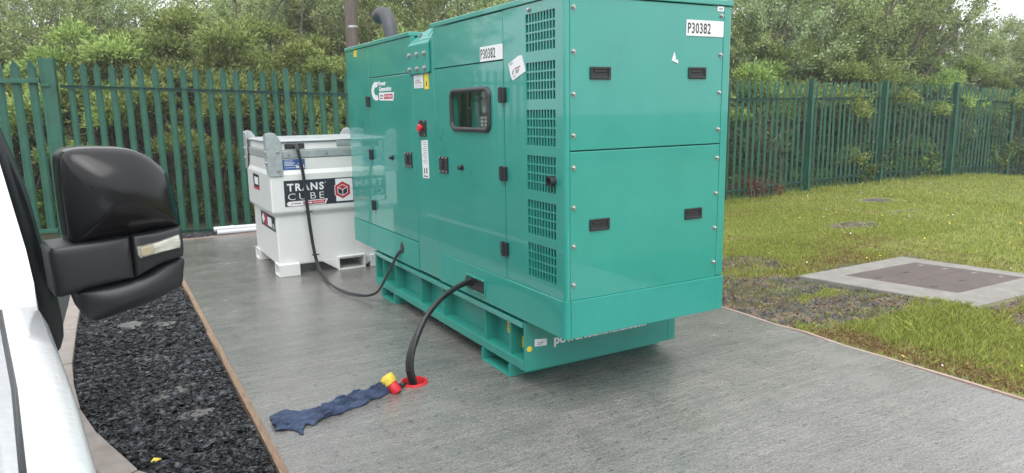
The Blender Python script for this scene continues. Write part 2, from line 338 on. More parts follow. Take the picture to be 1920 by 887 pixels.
# pad with a round opening for the cable duct
HX, HY, HR = -0.527, 0.812, 0.072
pad = MB(); U = [-1.405, HX - .12, HX + .12, 2.135]; V = [-5.5, HY - .12, HY + .12, 6.875]
for i in range(3):
    for j in range(3):
        if (i, j) == (1, 1): continue
        pad.add([(U[i], V[j], 0), (U[i + 1], V[j], 0), (U[i + 1], V[j + 1], 0), (U[i], V[j + 1], 0)], [(0, 1, 2, 3)])
N = 32; ring = [(HX + HR * math.cos(2 * PI * k / N), HY + HR * math.sin(2 * PI * k / N)) for k in range(N)]; sq = []
for k in range(N):
    c, s_ = math.cos(2 * PI * k / N), math.sin(2 * PI * k / N); q = .12 / max(abs(c), abs(s_)); sq.append((HX + q * c, HY + q * s_))
pad.add([(x, y, 0) for x, y in ring] + [(x, y, 0) for x, y in sq] + [(x, y, -.25) for x, y in ring], [(k, (k + 1) % N, N + (k + 1) % N, N + k) for k in range(N)] + [(k, 2 * N + k, 2 * N + (k + 1) % N, (k + 1) % N) for k in range(N)])
for a, b in (((-1.405, -5.5), (-1.405, 6.875)), ((-1.405, 6.875), (2.135, 6.875)), ((2.135, 6.875), (2.135, -5.5)), ((2.135, -5.5), (-1.405, -5.5))):
    pad.add([(*a, 0), (*b, 0), (*b, -.16), (*a, -.16)], [(0, 1, 2, 3)])
tag(pad.build('concrete_pad', M_conc), kind='structure')

M_paletimber = mat('pale_pink_timber', (0.30, 0.20, 0.155), 0.75, col2=(0.45, 0.34, 0.29), var=0.1, vscale=9, bump=0.4, bscale=30, stretch=(12, 1.2, 12))
def board(p0, p1, wdt, z0, z1, label, n=24, wob=.006):
    p0, p1 = np.array(p0, float), np.array(p1, float); t = (p1 - p0) / np.linalg.norm(p1 - p0); nn = np.array([-t[1], t[0]]); b = MB(); vs = []
    for k in range(n + 1):
        c = p0 + (p1 - p0) * k / n; e = wob * (vnoise(np.array([k * .6]), np.array([p0[0] * 3]), 3)[0] - .5); e2 = wob * (vnoise(np.array([k * .9]), np.array([p0[0] * 5]), 9)[0] - .5)
        a = c + nn * 0; q = c + nn * (wdt + e)
        vs += [(*a, z0), (*q, z0), (*q, z1 + e2), (*a, z1 + e2 + .001)]
    fs = [(4 * k + i, 4 * k + (i + 1) % 4, 4 * k + 4 + (i + 1) % 4, 4 * k + 4 + i) for k in range(n) for i in range(4)] + [(3, 2, 1, 0), tuple(4 * n + i for i in range(4))]
    o = b.add(vs, fs).build('formwork_board', M_paletimber if p0[0] > 2 else M_timber); tag(o, label, 'timber board', 'timber boards edging the concrete pad'); return o
board((-1.409, -1.6), (-1.409, 2.55), .034, -.14, .012, 'brown timber board along the near left edge of the concrete pad, beside the slate chippings', wob=.014)
board((-1.407, 2.56), (-1.407, 6.87), .032, -.14, .010, 'brown timber board along the far left edge of the concrete pad, nearest the white tank', wob=.014)
board((2.157, -5.5), (2.157, 1.35), .019, -.14, .003, 'thin pinkish timber board between the concrete pad and the near grass', wob=.016)
board((2.157, 1.36), (2.157, 6.87), .019, -.14, .003, 'thin timber board at the far right pad edge, behind the green generator', wob=.016)
board((2.13, 6.879), (-1.44, 6.879), -.028, -.14, .008, 'thin pale timber board across the back edge of the pad, below the fence', wob=.01)

# kerb of single stones that curves in the foreground
KR = [(-2.20, 7.2), (-2.215, 6.3), (-2.23, 5.4), (-2.25, 4.5), (-2.262, 3.80), (-2.274, 3.17), (-2.282, 2.31), (-2.264, 1.89), (-2.224, 1.44), (-2.145, 1.04), (-1.985, 0.50), (-1.76, 0.16), (-1.46, -0.06)]
KL = [(-2.31, 7.2), (-2.32, 6.3), (-2.33, 5.4), (-2.345, 4.5), (-2.356, 3.85), (-2.37, 3.17), (-2.385, 2.31), (-2.37, 1.86), (-2.335, 1.39), (-2.262, 0.97), (-2.10, 0.42), (-1.86, 0.04), (-1.50, -0.20)]
kerb = empty('kerb', (-2.3, 2, -.1), 'pinkish grey concrete edging kerb that curves round the slate chippings beside the van', 'kerb')
for k in range(len(KR) - 1):
    a, b, c, d = [np.array(q) for q in (KR[k], KR[k + 1], KL[k + 1], KL[k])]; e = .004 / np.linalg.norm(b - a)
    a2, b2 = a + (b - a) * e, b + (a - b) * e; d2, c2 = d + (c - d) * e, c + (d - c) * e; dz = random.uniform(-.006, .004)
    MB().prism([a2, b2, c2, d2], ZS, -.16, .004 + dz).build('kerb_stone', M_kerb, kerb, bevel=.006)

# slate bed and chippings
bed = MB().add([(-2.9, 7.35, -.064), (-2.3, -.6, -.064), (-1.44, -1.6, -.064), (-1.44, 6.9, -.064), (2.13, 6.9, -.064), (2.13, 7.0, -.064)], [(0, 1, 2, 3, 4, 5)]).build('slate_bed', M_slatebed); tag(bed, kind='structure')
def chips(n, sampler, smin, smax, m, name, tilt=.34):
    P = sampler(n); n = len(P); K = 6; ang = np.sort(RNG.uniform(0, 2 * PI, (n, K)), 1) + np.linspace(0, .01, K); sz = RNG.uniform(smin, smax, n) ** 1.0
    asp = RNG.uniform(.55, 1, n); rad = sz[:, None] * RNG.uniform(.75, 1.1, (n, K)); x = rad * np.cos(ang); y = rad * np.sin(ang) * asp[:, None]; th = sz * RNG.uniform(.10, .28, n)
    top = np.stack([x * .88, y * .88, np.repeat(th[:, None], K, 1) / 2 + RNG.normal(0, .06, (n, K)) * sz[:, None]], -1); bot = np.stack([x, y, np.repeat(-th[:, None], K, 1) / 2], -1)
    L = np.concatenate([top, bot], 1)
    a, b, c = RNG.uniform(0, 2 * PI, n), RNG.normal(0, tilt, n), RNG.normal(0, tilt, n)
    def rot(ax, t):
        R = np.zeros((n, 3, 3)); i, j = [(1, 2), (2, 0), (0, 1)][ax]; R[:, ax, ax] = 1; R[:, i, i] = np.cos(t); R[:, j, j] = np.cos(t); R[:, i, j] = -np.sin(t); R[:, j, i] = np.sin(t); return R
    R = rot(0, b) @ rot(1, c) @ rot(2, a); Vv = np.einsum('nij,nkj->nki', R, L) + P[:, None, :]
    q = np.arange(K); quads = np.stack([q, (q + 1) % K, K + (q + 1) % K, K + q], -1); caps = np.array([[0, 3, 2, 1], [0, 5, 4, 3]][::1]); caps = np.array([[0, 1, 2, 3], [0, 3, 4, 5]])
    F = np.concatenate([quads, caps]); F = (F[None] + (np.arange(n) * 2 * K)[:, None, None]).reshape(-1, 4)
    return rawmesh(name, Vv.reshape(-1, 3), F[:, ::-1], m)
kry = np.array([q[1] for q in KR][::-1]); krx = np.array([q[0] for q in KR][::-1])
def slate_pts(n):
    y = np.concatenate([RNG.uniform(-.2, 2.2, int(n * .50)), RNG.uniform(2.2, 4.2, int(n * .30)), RNG.uniform(4.2, 7.3, n - int(n * .5) - int(n * .3))]); x = RNG.uniform(-2.3, -1.43, n)
    lim = np.interp(y, kry, krx); ok = x > lim + .01; x, y = x[ok], y[ok]
    return np.stack([x, y, -.05 + RNG.uniform(0, .035, len(x)) + .03 * (vnoise(x * 3, y * 3, 5) - .5)], -1)
o = chips(15500, slate_pts, .011, .037, M_slate, 'slate_chippings', .21); tag(o, 'dark blue-black slate chippings between the kerb and the concrete pad', 'slate chippings', kind='stuff')
def back_pts(n):
    x = RNG.uniform(-2.3, 2.1, n); y = 6.91 + RNG.uniform(0, 1, n) * np.maximum(.08, .55 - (x + 1.4) * .15); return np.stack([x, y, -.05 + RNG.uniform(0, .05, n)], -1)
o = chips(2600, back_pts, .014, .034, M_slate, 'slate_chippings', .25); tag(o, 'strip of dark slate chippings between the back of the pad and the fence', 'slate chippings', kind='stuff')

def clod(x, y, lx, ly, lz, rot, label, seed):
    bm = bmesh.new(); bmesh.ops.create_icosphere(bm, subdivisions=3, radius=1); r = random.Random(seed)
    for v in bm.verts:
        c = v.co; nz_ = .35 * (vnoise(np.array([c.x * 2.2 + seed]), np.array([c.y * 2.2 + c.z * 3]), seed)[0] - .5) + .2 * (vnoise(np.array([c.x * 6 + seed]), np.array([c.y * 6 + c.z * 5]), seed + 1)[0] - .5)
        c *= (1 + nz_); c.z = max(-.3, min(.55, c.z)); X = c.x * lx; Y = c.y * ly * (1 - .25 * c.x)
        v.co = (X * math.cos(rot) - Y * math.sin(rot), X * math.sin(rot) + Y * math.cos(rot), c.z * lz)
    me = bpy.data.meshes.new('concrete_lump'); bm.to_mesh(me); bm.free(); me.materials.append(M_clod); o = bpy.data.objects.new('concrete_lump', me); COL.objects.link(o); o.location = (x, y, -.040)
    tag(o, label, 'concrete lump', 'lumps of waste concrete on the slate')
clod(-1.745, 1.47, .20, .055, .05, .62, 'long grey lump of waste concrete lying on the slate chippings, largest of the lumps', 1)
clod(-1.68, 1.09, .10, .05, .035, .05, 'flat broken grey concrete lump on slate, just in front of the long lump', 2)
clod(-1.92, 3.12, .09, .10, .05, .4, 'rough grey concrete lump on the slate, below the van mirror', 3)
clod(-1.68, 3.03, .08, .07, .035, .1, 'small flat grey concrete lump on the slate nearest the timber board', 4)
clod(-1.82, 2.2, .13, .08, .03, -.3, 'low crumbly patch of concrete spilled on slate, between the mirror and long lump', 5)
leaf = MB().add([(-1.93, .575, -.012), (-1.905, .565, -.008), (-1.885, .585, -.012), (-1.915, .60, -.006), (-1.93, .575, -.016), (-1.905, .565, -.012), (-1.885, .585, -.016), (-1.915, .60, -.010)], [(0, 1, 2, 3), (7, 6, 5, 4), (0, 4, 5, 1), (1, 5, 6, 2), (2, 6, 7, 3), (3, 7, 4, 0)]).build('wrapper_scrap', M_yellow); tag(leaf, 'tiny bright yellow scrap lying on the dark slate in the foreground', 'litter')

# ---------------------------------------------------------------- diesel generator
GEN = empty('diesel_generator', (.55, 1.75, 0), 'large teal green containerised diesel generator standing on the concrete pad', 'generator')
W, L, ZB, ZS1, ZM, ZT = 1.1, 3.496, .392, .592, 1.358, 2.102
MB().box(.155, .16, .16, .60, ZB + .02, 2.08).build('baffle_back', M_baffle, GEN)
MB().box(.161, 1.07, .16, 3.46, ZB + .02, 2.08).build('inner_housing', M_dkgreen, GEN)
MB().box(.004, 1.096, .004, 3.49, ZB + .002, ZB + .02).build('floor_pan', M_greenb, GEN)
XF = 0.0; TH = .034; G2 = .0028
# long side panels
def side_panel(name, y0, y1, z0, z1, x=XF, parent=GEN, bev=.003): 
    return MB().box(x, x + TH, y0 + G2, y1 - G2, z0 + G2, z1 - G2).build(name, M_skirt if name == 'skirt_panel' else M_green, parent, bevel=bev)
grz = [(2.0485, 1.861), (1.8045, 1.6165), (1.5635, 1.380), (1.3255, 1.141), (1.0865, .902), (.8515, .665)]
U = [.026, .09, .368, .612 - G2]; V = [ZS1 + .0006]
for a, b in grz[::-1]: V += [b, a]
V.append(ZT - .002)
MB().plate(U, V, {(1, j) for j in range(1, 13, 2)}, XS, XF, XF + TH).build('louvre_panel', M_green, GEN)
for k, (zt, zb) in enumerate(grz):
    g = MB(); uu = np.linspace(.09, .368, 11); b_ = .0042
    for q in uu[1:-1]: g.box(.002, .010, q - b_, q + b_, zb, zt)
    for q in np.linspace(zb, zt, 5)[1:-1]: g.box(.003, .009, .09, .368, q - .0046, q + .0046)
    g.build('grille', M_green, GEN, weld=False)
f = MB()
for q in np.linspace(.06, .40, 8): f.box(.075, .15, q, q + .012, .62, 2.07)
f.build('baffle', M_baffle, GEN)
# rounded corner post between long side and end
def corner(name, z0, z1, off, m=M_green):
    r = .024; a = [(.0 - off, .026), (.0 - off, r)] + [(r - off - r * math.cos(t) + 0, r - off - r * math.sin(t)) for t in np.linspace(0, PI / 2, 7)] + [(.0245, -off), (.0245, .026)]
    MB().prism(a, ZS, z0, z1).build(name, m, GEN, smooth=30)
corner('corner_post', ZS1 + .0006, ZT - .002, 0)
corner('corner_post', ZB, ZS1, .007, M_skirt)
side_panel('upper_panel', .612, 1.565, 1.8375, ZT)
# door with control window
d2 = MB().plate([.615, .795, 1.278, 1.5625], [ZS1 + G2, 1.458, 1.676, 1.8345], {(1, 1)}, XS, XF - .001, XF + TH).build('door', M_green, GEN); d2['label'] = 'teal door with the control window'
side_panel('mid_panel', 1.565, 1.945, ZB, 2.05)
d1 = side_panel('door', 1.945, 2.895, .603, 1.834, x=XF - .001); d1['label'] = 'plain teal door with the white company logo'
side_panel('upper_panel', 1.945, 2.895, 1.834, 2.088)
side_panel('far_panel', 2.895, L, .603, 2.088)
side_panel('skirt_panel', .026, 1.562, ZB - G2, ZS1 + G2, x=XF - .007, bev=.003)
side_panel('skirt_panel', 1.948, L, ZB - G2, .603, x=XF - .005, bev=.003)
# end panels
EX0, EX1 = .0245, 1.046
def end_panel(name, x0, x1, z0, z1, y=0.): return MB().box(x0 + G2, x1 - G2, y, y + TH, z0 + G2, z1 - G2).build(name, M_skirt if name == 'skirt_panel' else M_green, GEN, bevel=.003)
e1 = end_panel('end_panel', EX0 + .001, EX1, ZM, ZT, .001); e1['label'] = 'upper teal end panel with the white number plate'
e2 = end_panel('end_panel', EX0 + .001, EX1, ZS1 - .002, ZM, .001); e2['label'] = 'lower teal end panel with two black handles'
MB().box(EX1, W, 0, .06, ZS1 + G2, ZT - .002).build('corner_post', M_green, GEN, bevel=.006)
end_panel('skirt_panel', EX0 + .001, W + .003, ZB - G2, ZS1 + G2, -.007)
# the two faces one cannot see
MB().box(W - .03, W, .06, L, ZB, 2.088).build('rear_panel', M_green, GEN)
MB().box(0.034, W - .03, L - .03, L, ZB, 2.088).build('rear_panel', M_green, GEN)
# roof
MB().box(-.008, W + .008, -.008, 1.595, ZT + .002, 2.133).build('roof_lid', M_green, GEN, bevel=.004)
MB().box(-.008, W + .008, 1.965, L + .006, 2.089, 2.119).build('roof_lid', M_green, GEN, bevel=.004)
MB().box(.06, W, 1.597, 1.963, 2.05, 2.085).build('roof_panel', M_green, GEN)
# lifting bracket: bolted plate whose top leans back, slotted
br = MB(); mpz = lambda u, v, d: (d - .018 + max(0, v - 2.015) * .75, u, v)
br.prism([(1.975, 1.826), (1.975, 2.015), (1.612, 2.015), (1.612, 1.826), (1.625, 1.818), (1.962, 1.818)], mpz, 0, .016)
br.prism([(1.975, 2.015), (1.925, 2.065), (1.83, 2.105), (1.75, 2.122), (1.70, 2.122), (1.688, 2.06), (1.668, 2.06), (1.662, 2.10), (1.64, 2.095), (1.612, 2.04), (1.612, 2.015)], mpz, 0, .016)
brk = br.build('lifting_bracket', M_greenb, GEN, bevel=.003)
MB().prism([(1.84 + .022 * math.cos(t), 2.078 + .016 * math.sin(t)) for t in np.linspace(0, 2 * PI, 14)[:-1]], mpz, -.002, .0).build('lifting_eye', M_ink, brk)
def bolt(p, axis, r=.012, parent=GEN, washer=True):
    b = MB(); 
    if washer: b.lathe([(r * 1.5, 0), (r * 1.5, .003)], p, axis, 12)
    b.lathe([(r, .003), (r, .010), (r * .7, .014)], p, axis, 6); return b.build('bolt', M_steel, parent, weld=False)
for y in (1.95, 1.81, 1.68):
    for z in (1.9485, 1.851): bolt((-.018, y, z), (-1, 0, 0), .015, brk)
for z in (2.045, 1.839, 1.636, 1.435, 1.276, 1.076, .877, .677):
    bolt((.048, .001, z), (0, -1, 0), .009)
    bolt((1.025, .001, z + .004), (0, -1, 0), .009)
bolt((0, .33, 2.07), (-1, 0, 0), .010)
# number plates and labels
def plate_label(name, mp, poly, d0, d1, m, parent=GEN): return MB().prism(poly, mp, d0, d1).build(name, m, parent)
rect = lambda u0, u1, v0, v1: [(u0, v0), (u1, v0), (u1, v1), (u0, v1)]
pl = plate_label('number_plate', XS, rect(.615, .885, 1.843, 1.926), -.003, -.0005, M_white)
text('P30382', .078, M_ink, pl, (-.0036, .876, 1.858), (0, -1, 0), (0, 0, 1), bold=.0005, fit=.178, spacing=1.12)
pl = plate_label('number_plate', YS, rect(.770, 1.040, 1.938, 2.020), -.003, .0005, M_white)
text('P30382', .076, M_ink, pl, (.779, -.0036, 1.952), (1, 0, 0), (0, 0, 1), bold=.0008, fit=.165, spacing=1.1)
pl = plate_label('rating_label', YS, rect(.992, 1.040, 2.073, 2.0985), -.002, .0005, M_white)
plate_label('small_print', YS, rect(1.002, 1.030, 2.080, 2.091), -.0026, -.002, M_label, pl)
plate_label('torn_sticker', YS, [(.674, 1.808), (.719, 1.792), (.716, 1.812), (.700, 1.811), (.700, 1.826), (.691, 1.851)], -.002, .0005, M_white)
hx = plate_label('crumpled_sticker', XS, [(.55, 1.812), (.44, 1.849), (.408, 1.848), (.37, 1.764), (.505, 1.722), (.515, 1.73), (.53, 1.748)], -.003, -.0005, M_white)
plate_label('red_print', XS, [(.482, 1.785), (.425, 1.796), (.424, 1.790), (.482, 1.779)], -.0038, -.0031, M_redlab, hx)
plate_label('dark_print', XS, [(.475, 1.775), (.43, 1.782), (.445, 1.762), (.47, 1.755)], -.0038, -.0031, M_label, hx)
plate_label('dark_print', XS, [(.505, 1.775), (.485, 1.78), (.50, 1.752), (.512, 1.75)], -.0038, -.0031, M_label, hx)
plate_label('dark_print', XS, [(.50, 1.742), (.47, 1.750), (.49, 1.736)], -.0038, -.0031, M_label, hx)
text('GAS', .020, M_label, hx, (-.0036, .535, 1.800), (0, -.95, .3), (0, .3, .95))
wl = plate_label('instruction_label', XS, rect(1.752, 1.915, 1.722, 1.812), -.002, -.0005, M_white)
plate_label('red_print', XS, rect(1.775, 1.89, 1.757, 1.762), -.0026, -.002, M_redlab, wl); plate_label('red_print', XS, rect(1.884, 1.890, 1.762, 1.784), -.0026, -.002, M_redlab, wl); plate_label('dark_print', XS, rect(1.80, 1.872, 1.768, 1.782), -.0026, -.002, M_label, wl)
for z, a in ((1.802, .3), (1.790, .5), (1.748, .5), (1.738, .5), (1.729, .5)):
    plate_label('print_line', XS, rect(1.765 + .04 * (.5 - a), 1.90, z, z + .0028), -.0026, -.002, M_label, wl)
yl = plate_label('warning_label', XS, rect(1.655, 1.730, 1.711, 1.816), -.002, -.0005, M_yellow)
plate_label('pictogram', XS, [(1.69, 1.728), (1.70, 1.742), (1.697, 1.765), (1.688, 1.765), (1.683, 1.748), (1.68, 1.735)], -.0026, -.002, M_ink, yl)
yl = plate_label('warning_label', XS, rect(3.18, 3.255, 2.028, 2.083), -.002, -.0005, M_yellow)
for z in (2.04, 2.055, 2.07): plate_label('print_line', XS, rect(3.195, 3.24, z, z + .003), -.0026, -.002, M_ink, yl)
# company mark: a C with an inner c, two words, and a small red and white badge
def cmark(cy, cz, ry, rz, t):
    P = []
    A = np.linspace(math.radians(62), math.radians(298), 22)
    for a in A: P.append((cy - ry * math.cos(a), cz + rz * math.sin(a)))
    for a in A[::-1]: P.append((cy - ry * (1 - t) * math.cos(a), cz + rz * (1 - t) * math.sin(a)))
    return P
cl = MB(); Pc = cmark(2.728, 1.725, .110, .074, .56); n_ = len(Pc) // 2
for i in range(n_ - 1): cl.prism([Pc[i], Pc[i + 1], Pc[-2 - i], Pc[-1 - i]], XS, -.0016, -.0009)
cl.build('company_mark', M_white, d1)
text('Power', .050, M_white, d1, (-.0018, 2.665, 1.765), (0, -1, 0), (0, 0, 1), bold=.0014, fit=.17)
text('Generation', .050, M_white, d1, (-.0018, 2.655, 1.722), (0, -1, 0), (0, 0, 1), bold=.0014, fit=.275)
bd = plate_label('badge', XS, [(2.655, 1.651), (2.345, 1.645), (2.325, 1.708), (2.66, 1.712)], -.0022, -.0009, M_white, d1)
plate_label('red_print', XS, rect(2.355, 2.545, 1.660, 1.697), -.0028, -.0022, M_redlab, bd)
text('POWER', .026, M_white, bd, (-.0032, 2.535, 1.670), (0, -1, 0), (0, 0, 1), fit=.165)
text('ION', .022, M_ink, bd, (-.0030, 2.63, 1.680), (0, -1, 0), (0, 0, 1), fit=.06)
plate_label('red_print', XS, rect(2.565, 2.64, 1.664, 1.671), -.0028, -.0022, M_redlab, bd)
st = plate_label('rating_strip', XS, [(1.705, 1.098), (1.815, 1.093), (1.825, 1.358), (1.712, 1.364)], -.002, -.0005, M_white)
for k, z in enumerate(np.linspace(1.345, 1.20, 11)): plate_label('print_line', XS, rect(1.728, 1.805 - .012 * (k % 3), z, z + .005), -.0026, -.002, M_label, st)
plate_label('print_block', XS, rect(1.735, 1.752, 1.13, 1.168), -.0026, -.002, M_ink, st); plate_label('print_block', XS, rect(1.775, 1.79, 1.125, 1.165), -.0026, -.002, M_ink, st)
plate_label('print_block', XS, rect(1.725, 1.80, 1.105, 1.113), -.0026, -.002, M_ink, st)
# hinges, latches, knobs, emergency stop
def hinge(y, z):
    h = MB().box(-.022, .0, y - .033, y - .003, z - .040, z + .040).box(-.022, .0, y + .003, y + .033, z - .040, z + .040); h.tube([(-.021, y, z - .044), (-.021, y, z + .044)], .010, 8)
    return h.build('hinge', M_black, None, bevel=.004, weld=False)
for y, z in ((.615, 1.648), (.618, 1.209), (.617, .774)): attach(hinge(y, z), d2)
for y, z in ((2.915, 1.646), (2.90, 1.210), (2.895, .781)): attach(hinge(y, z), d1)
def frame_plate(name, mp, u0, u1, v0, v1, t, d0, d1, m, parent): return MB().plate([u0, u0 + t, u1 - t, u1], [v0, v0 + t, v1 - t, v1], {(1, 1)}, mp, d0, d1).build(name, m, parent, bevel=.002)
for y, d in ((2.075, d1), (1.445, d2)):
    l = frame_plate('latch', XS, y - .066, y + .066, 1.153, 1.265, .020, -.010, -.0012, M_black, d)
    MB().box(-.005, -.0012, y - .046, y + .046, 1.173, 1.245).build('latch_tray', M_ink, l)
    MB().box(-.016, -.005, y + .002, y + .036, 1.178, 1.240).build('handle', M_black, l, bevel=.003)
    for a in (-.052, 0.0, .052):
        for z in (1.163, 1.255): MB().lathe([(.006, 0), (.006, .003), (.003, .005)], (-.010, y + a, z), (-1, 0, 0), 8).build('screw', M_steel, l)
for y, d in ((2.41, d1), (1.17, d2)): MB().lathe([(.020, 0), (.020, .006), (.013, .008), (.016, .022), (.012, .03)], (-.001, y, 1.208), (-1, 0, 0), 12).build('lock', M_black, d, smooth=40)
es = MB().box(-.012, -.0005, 1.725, 1.845, 1.388, 1.503).build('stop_housing', M_black, GEN, bevel=.006)
MB().lathe([(.020, 0), (.020, .010), (.027, .012), (.027, .022), (.020, .028)], (-.012, 1.787, 1.447), (-1, 0, 0), 18).build('stop_button', M_red, es, smooth=40)
for y in (1.737, 1.833):
    for z in (1.398, 1.493): MB().lathe([(.006, 0), (.006, .003)], (-.012, y, z), (-1, 0, 0), 8).build('screw', M_steel, es)
# control window: rubber frame, pane, recess with control panel
def rrect(u0, u1, v0, v1, r, n=6):
    P = []
    for cu_, cv, a0 in ((u1 - r, v1 - r, 0), (u0 + r, v1 - r, PI / 2), (u0 + r, v0 + r, PI), (u1 - r, v0 + r, 1.5 * PI)):
        P += [(cu_ + r * math.cos(a0 + t), cv + r * math.sin(a0 + t)) for t in np.linspace(0, PI / 2, n)]
    return P
fr = MB(); n_ = 24; prof = [(0.000, -.001), (.0, -.012), (.008, -.020), (.020, -.020), (.028, -.012), (.028, -.001)]; rings = []
for ins, d in prof: rings += [XS(u, v, d) for u, v in rrect(.765 + ins, 1.305 - ins, 1.435 + ins, 1.700 - ins, .055 - ins * .6)]
fr.add(rings, [(i * n_ + k, i * n_ + (k + 1) % n_, (i + 1) * n_ + (k + 1) % n_, (i + 1) * n_ + k) for i in range(5) for k in range(n_)])
wf = fr.build('window_frame', M_rubber, d2, smooth=50)
MB().prism(rrect(.79, 1.28, 1.46, 1.675, .04), XS, -.006, -.003).build('pane', M_glass, wf)
rc = MB().box(.110, .120, .70, 1.38, 1.38, 1.75).box(.036, .14, .70, .71, 1.38, 1.75).box(.036, .14, 1.37, 1.38, 1.38, 1.75).box(.036, .14, .70, 1.38, 1.38, 1.39).box(.036, .14, .70, 1.38, 1.74, 1.75)
rc.build('control_recess', M_greenb, GEN)
MB().box(.095, .109, 1.24, 1.36, 1.40, 1.73).build('dark_cabinet', M_ink, GEN)
cp = MB().box(.055, .108, .845, 1.04, 1.40, 1.66).build('control_panel', M_panelgrey, GEN, bevel=.006)
MB().box(.051, .055, .865, 1.02, 1.53, 1.645).build('panel_bezel', M_ink, cp); MB().box(.049, .051, .90, .985, 1.555, 1.625).build('screen', M_lcd, cp)
for y in (.868, .915, .962):
    for z in (1.512, 1.490, 1.468): MB().box(.051, .055, y + .01, y + .036, z, z + .014).build('button', M_button, cp)
# black handles in the end panels
for x, z, q in ((.208, 1.738, e1), (.856, 1.744, e1), (.208, .977, e2), (.856, .978, e2)):
    h = MB().plate([x - .064, x - .048, x + .048, x + .064], [z - .031, z - .018, z + .017, z + .031], {(1, 1)}, YS, -.008, .001).build('recessed_handle', M_black, q, bevel=.004)
    MB().box(x - .048, x + .048, -.0015, .0008, z - .018, z + .017).build('handle_tray', M_ink, h)
    MB().box(x - .044, x + .040, -.007, -.0017, z + .002, z + .016).build('grip', M_black, h, bevel=.003)
# cable openings, drain stub
MB().prism([(2.28 + .034 * math.cos(t), .512 + .044 * math.sin(t)) for t in np.linspace(0, 2 * PI, 20)[:-1]], XS, -.010, -.002).build('cable_grommet', M_rubber, GEN, bevel=.003)
cpn = frame_plate('cable_entry', XS, .872, 1.148, .424, .530, .014, -.014, -.004, M_greenb, GEN)
MB().box(-.012, -.004, .887, 1.133, .439, .515).build('brush_strip', M_black, cpn, bevel=.002)
MB().box(-.0135, -.012, .895, 1.125, .475, .479).build('slit', M_ink, cpn)
for y in (.90, 1.01, 1.12):
    for z in (.431, .523): MB().lathe([(.006, 0), (.006, .004)], (-.014, y, z), (-1, 0, 0), 8).build('screw', M_steel, cpn)
s_ = MB(); s_.lathe([(.027, -.02), (.027, .034), (.022, .034), (.019, .006)], (0.0, .108, 1.206), (-1, .0, -.04), 18); s_.build('drain_stub', M_rubber, GEN, smooth=40)
# exhaust elbow on the roof
path = smooth_path([(.22, 2.90, 2.08), (.22, 2.915, 2.19), (.22, 2.955, 2.29), (.22, 3.04, 2.365), (.22, 3.14, 2.385), (.22, 3.21, 2.362)], 6)
MB().tube(path, .058, 20, caps=False).tube(path, .052, 20, caps=False).build('exhaust_elbow', M_exh, GEN, smooth=60, weld=False)
# base frame
BX0, BX1, BY0, BY1, BZ0, BZ1 = .004, 1.13, .42, 2.975, .082, .372
BASE = MB(); BASE.box(BX0 + .085, BX1 - .085, BY0 + .02, BY1 - .02, BZ0 + .01, BZ1 - .002); BASE.build('fuel_tank', M_greenb, GEN)
bf = MB().box(BX0 - .008, BX0 + .085, BY0 + .02, BY1, .338, BZ1).build('top_flange', M_green, GEN, bevel=.003)
MB().box(BX0 - .004, BX0 + .085, BY0 + .02, BY1, BZ0, .138).build('bottom_flange', M_greenb, GEN, bevel=.003)
for y in (2.95, 2.78, 2.48, 1.96, 1.56, .92, .60): MB().box(BX0 + .004, BX0 + .085, y - .006, y + .006, .138, .338).build('stiffener', M_greenb, GEN)
MB().box(BX0, BX0 + .10, BY0, BY0 + .02, BZ0, BZ1).build('end_flange', M_greenb, GEN, bevel=.002)
endp = MB().box(BX0 + .10, BX1 - .06, BY0 + .001, BY0 + .02, BZ0, BZ1).build('end_plate', M_greenb, GEN)
MB().box(BX1 - .058, BX1, BY0, BY0 + .02, BZ0, BZ1).build('end_flange', M_greenb, GEN, bevel=.002)
MB().box(BX1 - .085, BX1, BY0 + .02, BY1, BZ0, .138).box(BX1 - .085, BX1, BY0 + .02, BY1, .338, BZ1).build('rear_channel', M_greenb, GEN)
MB().box(BX0, BX1, BY1 - .02, BY1 - .001, .139, .337).build('end_plate', M_greenb, GEN)
for y0, y1 in ((.585, .945), (2.50, 2.80)):
    MB().box(-.012, 1.135, y0, y1, .0, .010).box(-.012, 1.135, y0, y0 + .012, .010, .081).box(-.012, 1.135, y1 - .012, y1, .010, .081).build('skid_foot', M_greenb, GEN, bevel=.003, weld=False)
for y, z in ((2.60, .25), (2.86, .26), (.86, .285)): MB().lathe([(.020, 0), (.020, .004), (.014, .006)], (BX0 + .085, y, z), (-1, 0, 0), 12).build('plug', M_steel if y > 2.7 else M_greenb, GEN)
text('power.cummins.com', .074, M_white, endp, (.198, BY0 - .0005, .2155), (1, 0, 0), (0, 0, 1), bold=.0026, fit=.69)
wl = plate_label('white_label', YS, [(.066, .224), (.146, .219), (.146, .258), (.066, .268)], BY0 - .004, BY0 + .001, M_white)
plate_label('small_print', YS, rect(.082, .125, .240, .246), BY0 - .0046, BY0 - .004, M_label, wl); plate_label('small_print', YS, rect(.078, .118, .230, .235), BY0 - .0046, BY0 - .004, M_label, wl)
MB().lathe([(.017, 0), (.017, .002)], (.030, BY0, .215), (0, -1, 0), 16).build('round_label', M_yellow, GEN)
yl = plate_label('warning_label', XS, rect(.497, .592, .168, .236), BX0 + .080, BX0 + .0845, M_yellow)
def tri_ring(cy, cz, r, t):
    A = [(cy + r * math.sin(a), cz + r * math.cos(a)) for a in (0, 2 * PI / 3, 4 * PI / 3)]; B = [(cy + (r - t) * math.sin(a), cz + (r - t) * math.cos(a)) for a in (0, 2 * PI / 3, 4 * PI / 3)]
    return [[A[i], A[(i + 1) % 3], B[(i + 1) % 3], B[i]] for i in range(3)]
t_ = MB()
for q in tri_ring(.544, .198, .030, .007): t_.prism(q, XS, BX0 + .0792, BX0 + .080)
